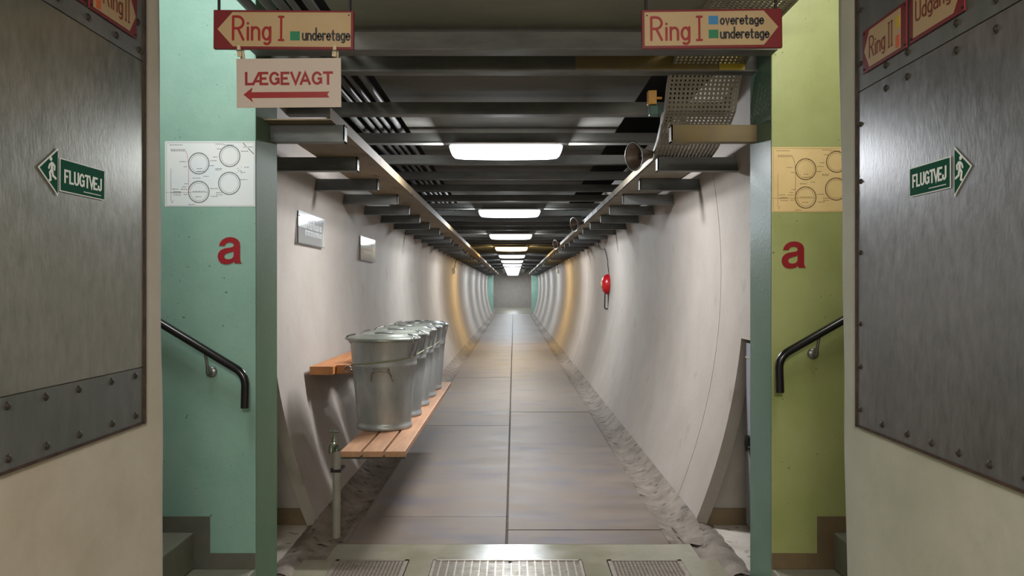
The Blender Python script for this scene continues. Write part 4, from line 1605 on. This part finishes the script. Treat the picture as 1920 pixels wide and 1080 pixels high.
# ------------------------------------------------------------------ red alarm bell with its cable and loop
xw = CX + shell_x(0.0)
db = xw * FPX / (1142 - VX)
c = at(1142, 533, db)
t = thing('alarm_bell', c, 'red domed fitting with a black hanging loop on the right wall', 'alarm')
m = MB(c, (0, 1, 0), (0, 0, 1), (-1, 0, 0))
m.lathe([(0.145, -0.012), (0.15, 0.0), (0.15, 0.03), (0.13, 0.07), (0.09, 0.098), (0.04, 0.11), (0.003, 0.112)], n=32)
m.build('dome', M['alarm_red'], t)
m = MB(c, (0, 1, 0), (0, 0, 1), (-1, 0, 0))
m.lathe([(0.05, 0.104), (0.05, 0.116), (0.02, 0.122)], n=24)
m.build('cap', M['cream'], t)
m = MB(c, (0, 1, 0), (0, 0, 1), (-1, 0, 0))
m.tube([(-0.02, -0.13, 0.062), (-0.02, -0.33, 0.068)] + [(-0.02, -0.335 - 0.028 * math.sin(R(a)), 0.04 + 0.028 * math.cos(R(a))) for a in range(0, 181, 20)] + [(-0.02, -0.33, 0.012), (-0.02, -0.13, 0.014)], 0.010, 8)
m.build('hanging_loop', M['black_cable'], t)
m = MB(c)
pts = [(0.0, 0.0, 0.14)]
for z in (0.25, 0.36, 0.46, 0.53):
    pts.append((CX + shell_x(c.z + z - EYE) - 0.012 - c.x, (0.0 if z < 0.4 else (z - 0.4) * 1.6), z))
pts.append((CX + shell_x(0.62) - 0.03 - c.x, 0.55, EYE + 0.60 - c.z))
pts.append((CX + shell_x(0.70) - 0.04 - c.x, 0.7, EYE + 0.70 - c.z))
m.tube(pts, 0.006, 8)
m.build('cable', M['black_cable'], t)

# small white boxes high on both walls
for px, side, lab in ((849, -1, 'small white box high on the left wall in the amber light'), (1048.5, 1, 'small white box high on the right wall before the amber light')):
    xw = CX + side * shell_x(0.4)
    d = xw * FPX / (px - VX)
    c = at(px, 508, d)
    c.x -= side * 0.035
    t = thing('junction_box', c, lab, 'box')
    m = MB(c)
    m.box(-0.03 - side * 0.005, 0.03 - side * 0.005, -0.06, 0.06, -0.075, 0.075)
    m.build('casing', M['white'], t, bevel=0.006)
    m = MB(c)
    p = (-side * 0.02)
    m.tube([(p + side * 0.02, 0.05, 0.07), (side * (shell_x(0.6) - shell_x(0.4)) - side * 0.01, 0.06, 0.25), (side * (shell_x(0.7) - shell_x(0.4)) - side * 0.02, 0.06, 0.34)], 0.008, 8)
    m.build('cable', M['black_cable'], t)

# ------------------------------------------------------------------ drain grates in the threshold
def grate(x0, x1, fine, label):
    t = thing('floor_grate', ((x0 + x1) / 2, 3.83, 0), label, 'grate', 'floor grates in the threshold')
    x0 += 0.004
    x1 -= 0.004
    ya, yb = gy0 + 0.004, gy1 - 0.004
    m = MB()
    w_ = 0.014 if not fine else 0.02
    for b in ((x0, x1, ya, ya + w_), (x0, x1, yb - w_, yb), (x0, x0 + w_, ya, yb), (x1 - w_, x1, ya, yb)):
        m.box(*b, -0.03, 0.004)
    m.build('frame', M['grate'], t)
    m = MB()
    if fine:
        n = 20
        for i in range(1, n):
            x = x0 + (x1 - x0) * i / n
            m.box(x - 0.004, x + 0.004, ya, yb, -0.012, 0.001)
        n = 28
        for i in range(1, n):
            y = ya + (yb - ya) * i / n
            m.box(x0, x1, y - 0.0035, y + 0.0035, -0.012, 0.002)
    else:
        n = 19
        for i in range(1, n):
            x = x0 + (x1 - x0) * i / n
            m.box(x - 0.004, x + 0.004, ya, yb, -0.028, 0.002)
        n = 40
        for i in range(1, n):
            y = ya + (yb - ya) * i / n
            m.box(x0, x1, y - 0.0035, y + 0.0035, -0.024, 0.0)
    m.build('grid', M['grate'], t)
    if not fine:
        m = MB()
        m.lathe([(0.010, 0.0), (0.010, 0.005), (0.004, 0.006)], c=(-0.018, gy1 - 0.035, 0), n=14)
        m.build('bolt', M['dark_metal'], t)


grate(*holes[0], True, 'fine mesh floor grate on the side of the bench, at the turquoise pillar')
grate(*holes[1], False, 'wide floor grate with long bars in the middle of the threshold')
grate(*holes[2], True, 'fine mesh floor grate on the side of the yellow-green wall')

# ------------------------------------------------------------------ grey steel door in the right niche
xd = 1.405
t = thing('steel_door', (xd, 4.7, 0.03), 'blue-grey steel door in the low niche behind the right pillar', 'door')
m = MB()
m.box(xd, xd + 0.03, 3.86, 4.64, 0.03, 1.12)
m.build('leaf', M['door_grey'], t, bevel=0.003)
m = MB()
m.box(xd - 0.004, xd + 0.034, 3.86, 4.645, 1.03, 1.04)
m.build('top_band', M['grey_paint'], t)
m = MB()
p = at(1381, 826, 4.60)
m.box(xd - 0.028, xd, 4.52, 4.58, p.z - 0.02, p.z + 0.035)
m.tube([(xd - 0.02, 4.55, p.z + 0.04), (xd - 0.03, 4.55, p.z), (xd - 0.028, 4.54, p.z - 0.05)], 0.009, 8)
m.build('latch', M['dark_metal'], t)
m = MB()
m.tube([(xd - 0.014, 4.54, p.z - 0.03), (xd - 0.012, 4.48, p.z - 0.12), (xd - 0.006, 4.38, p.z - 0.2), (xd - 0.006, 4.2, p.z - 0.27)], 0.006, 8)
m.build('cable', M['black_cable'], t)
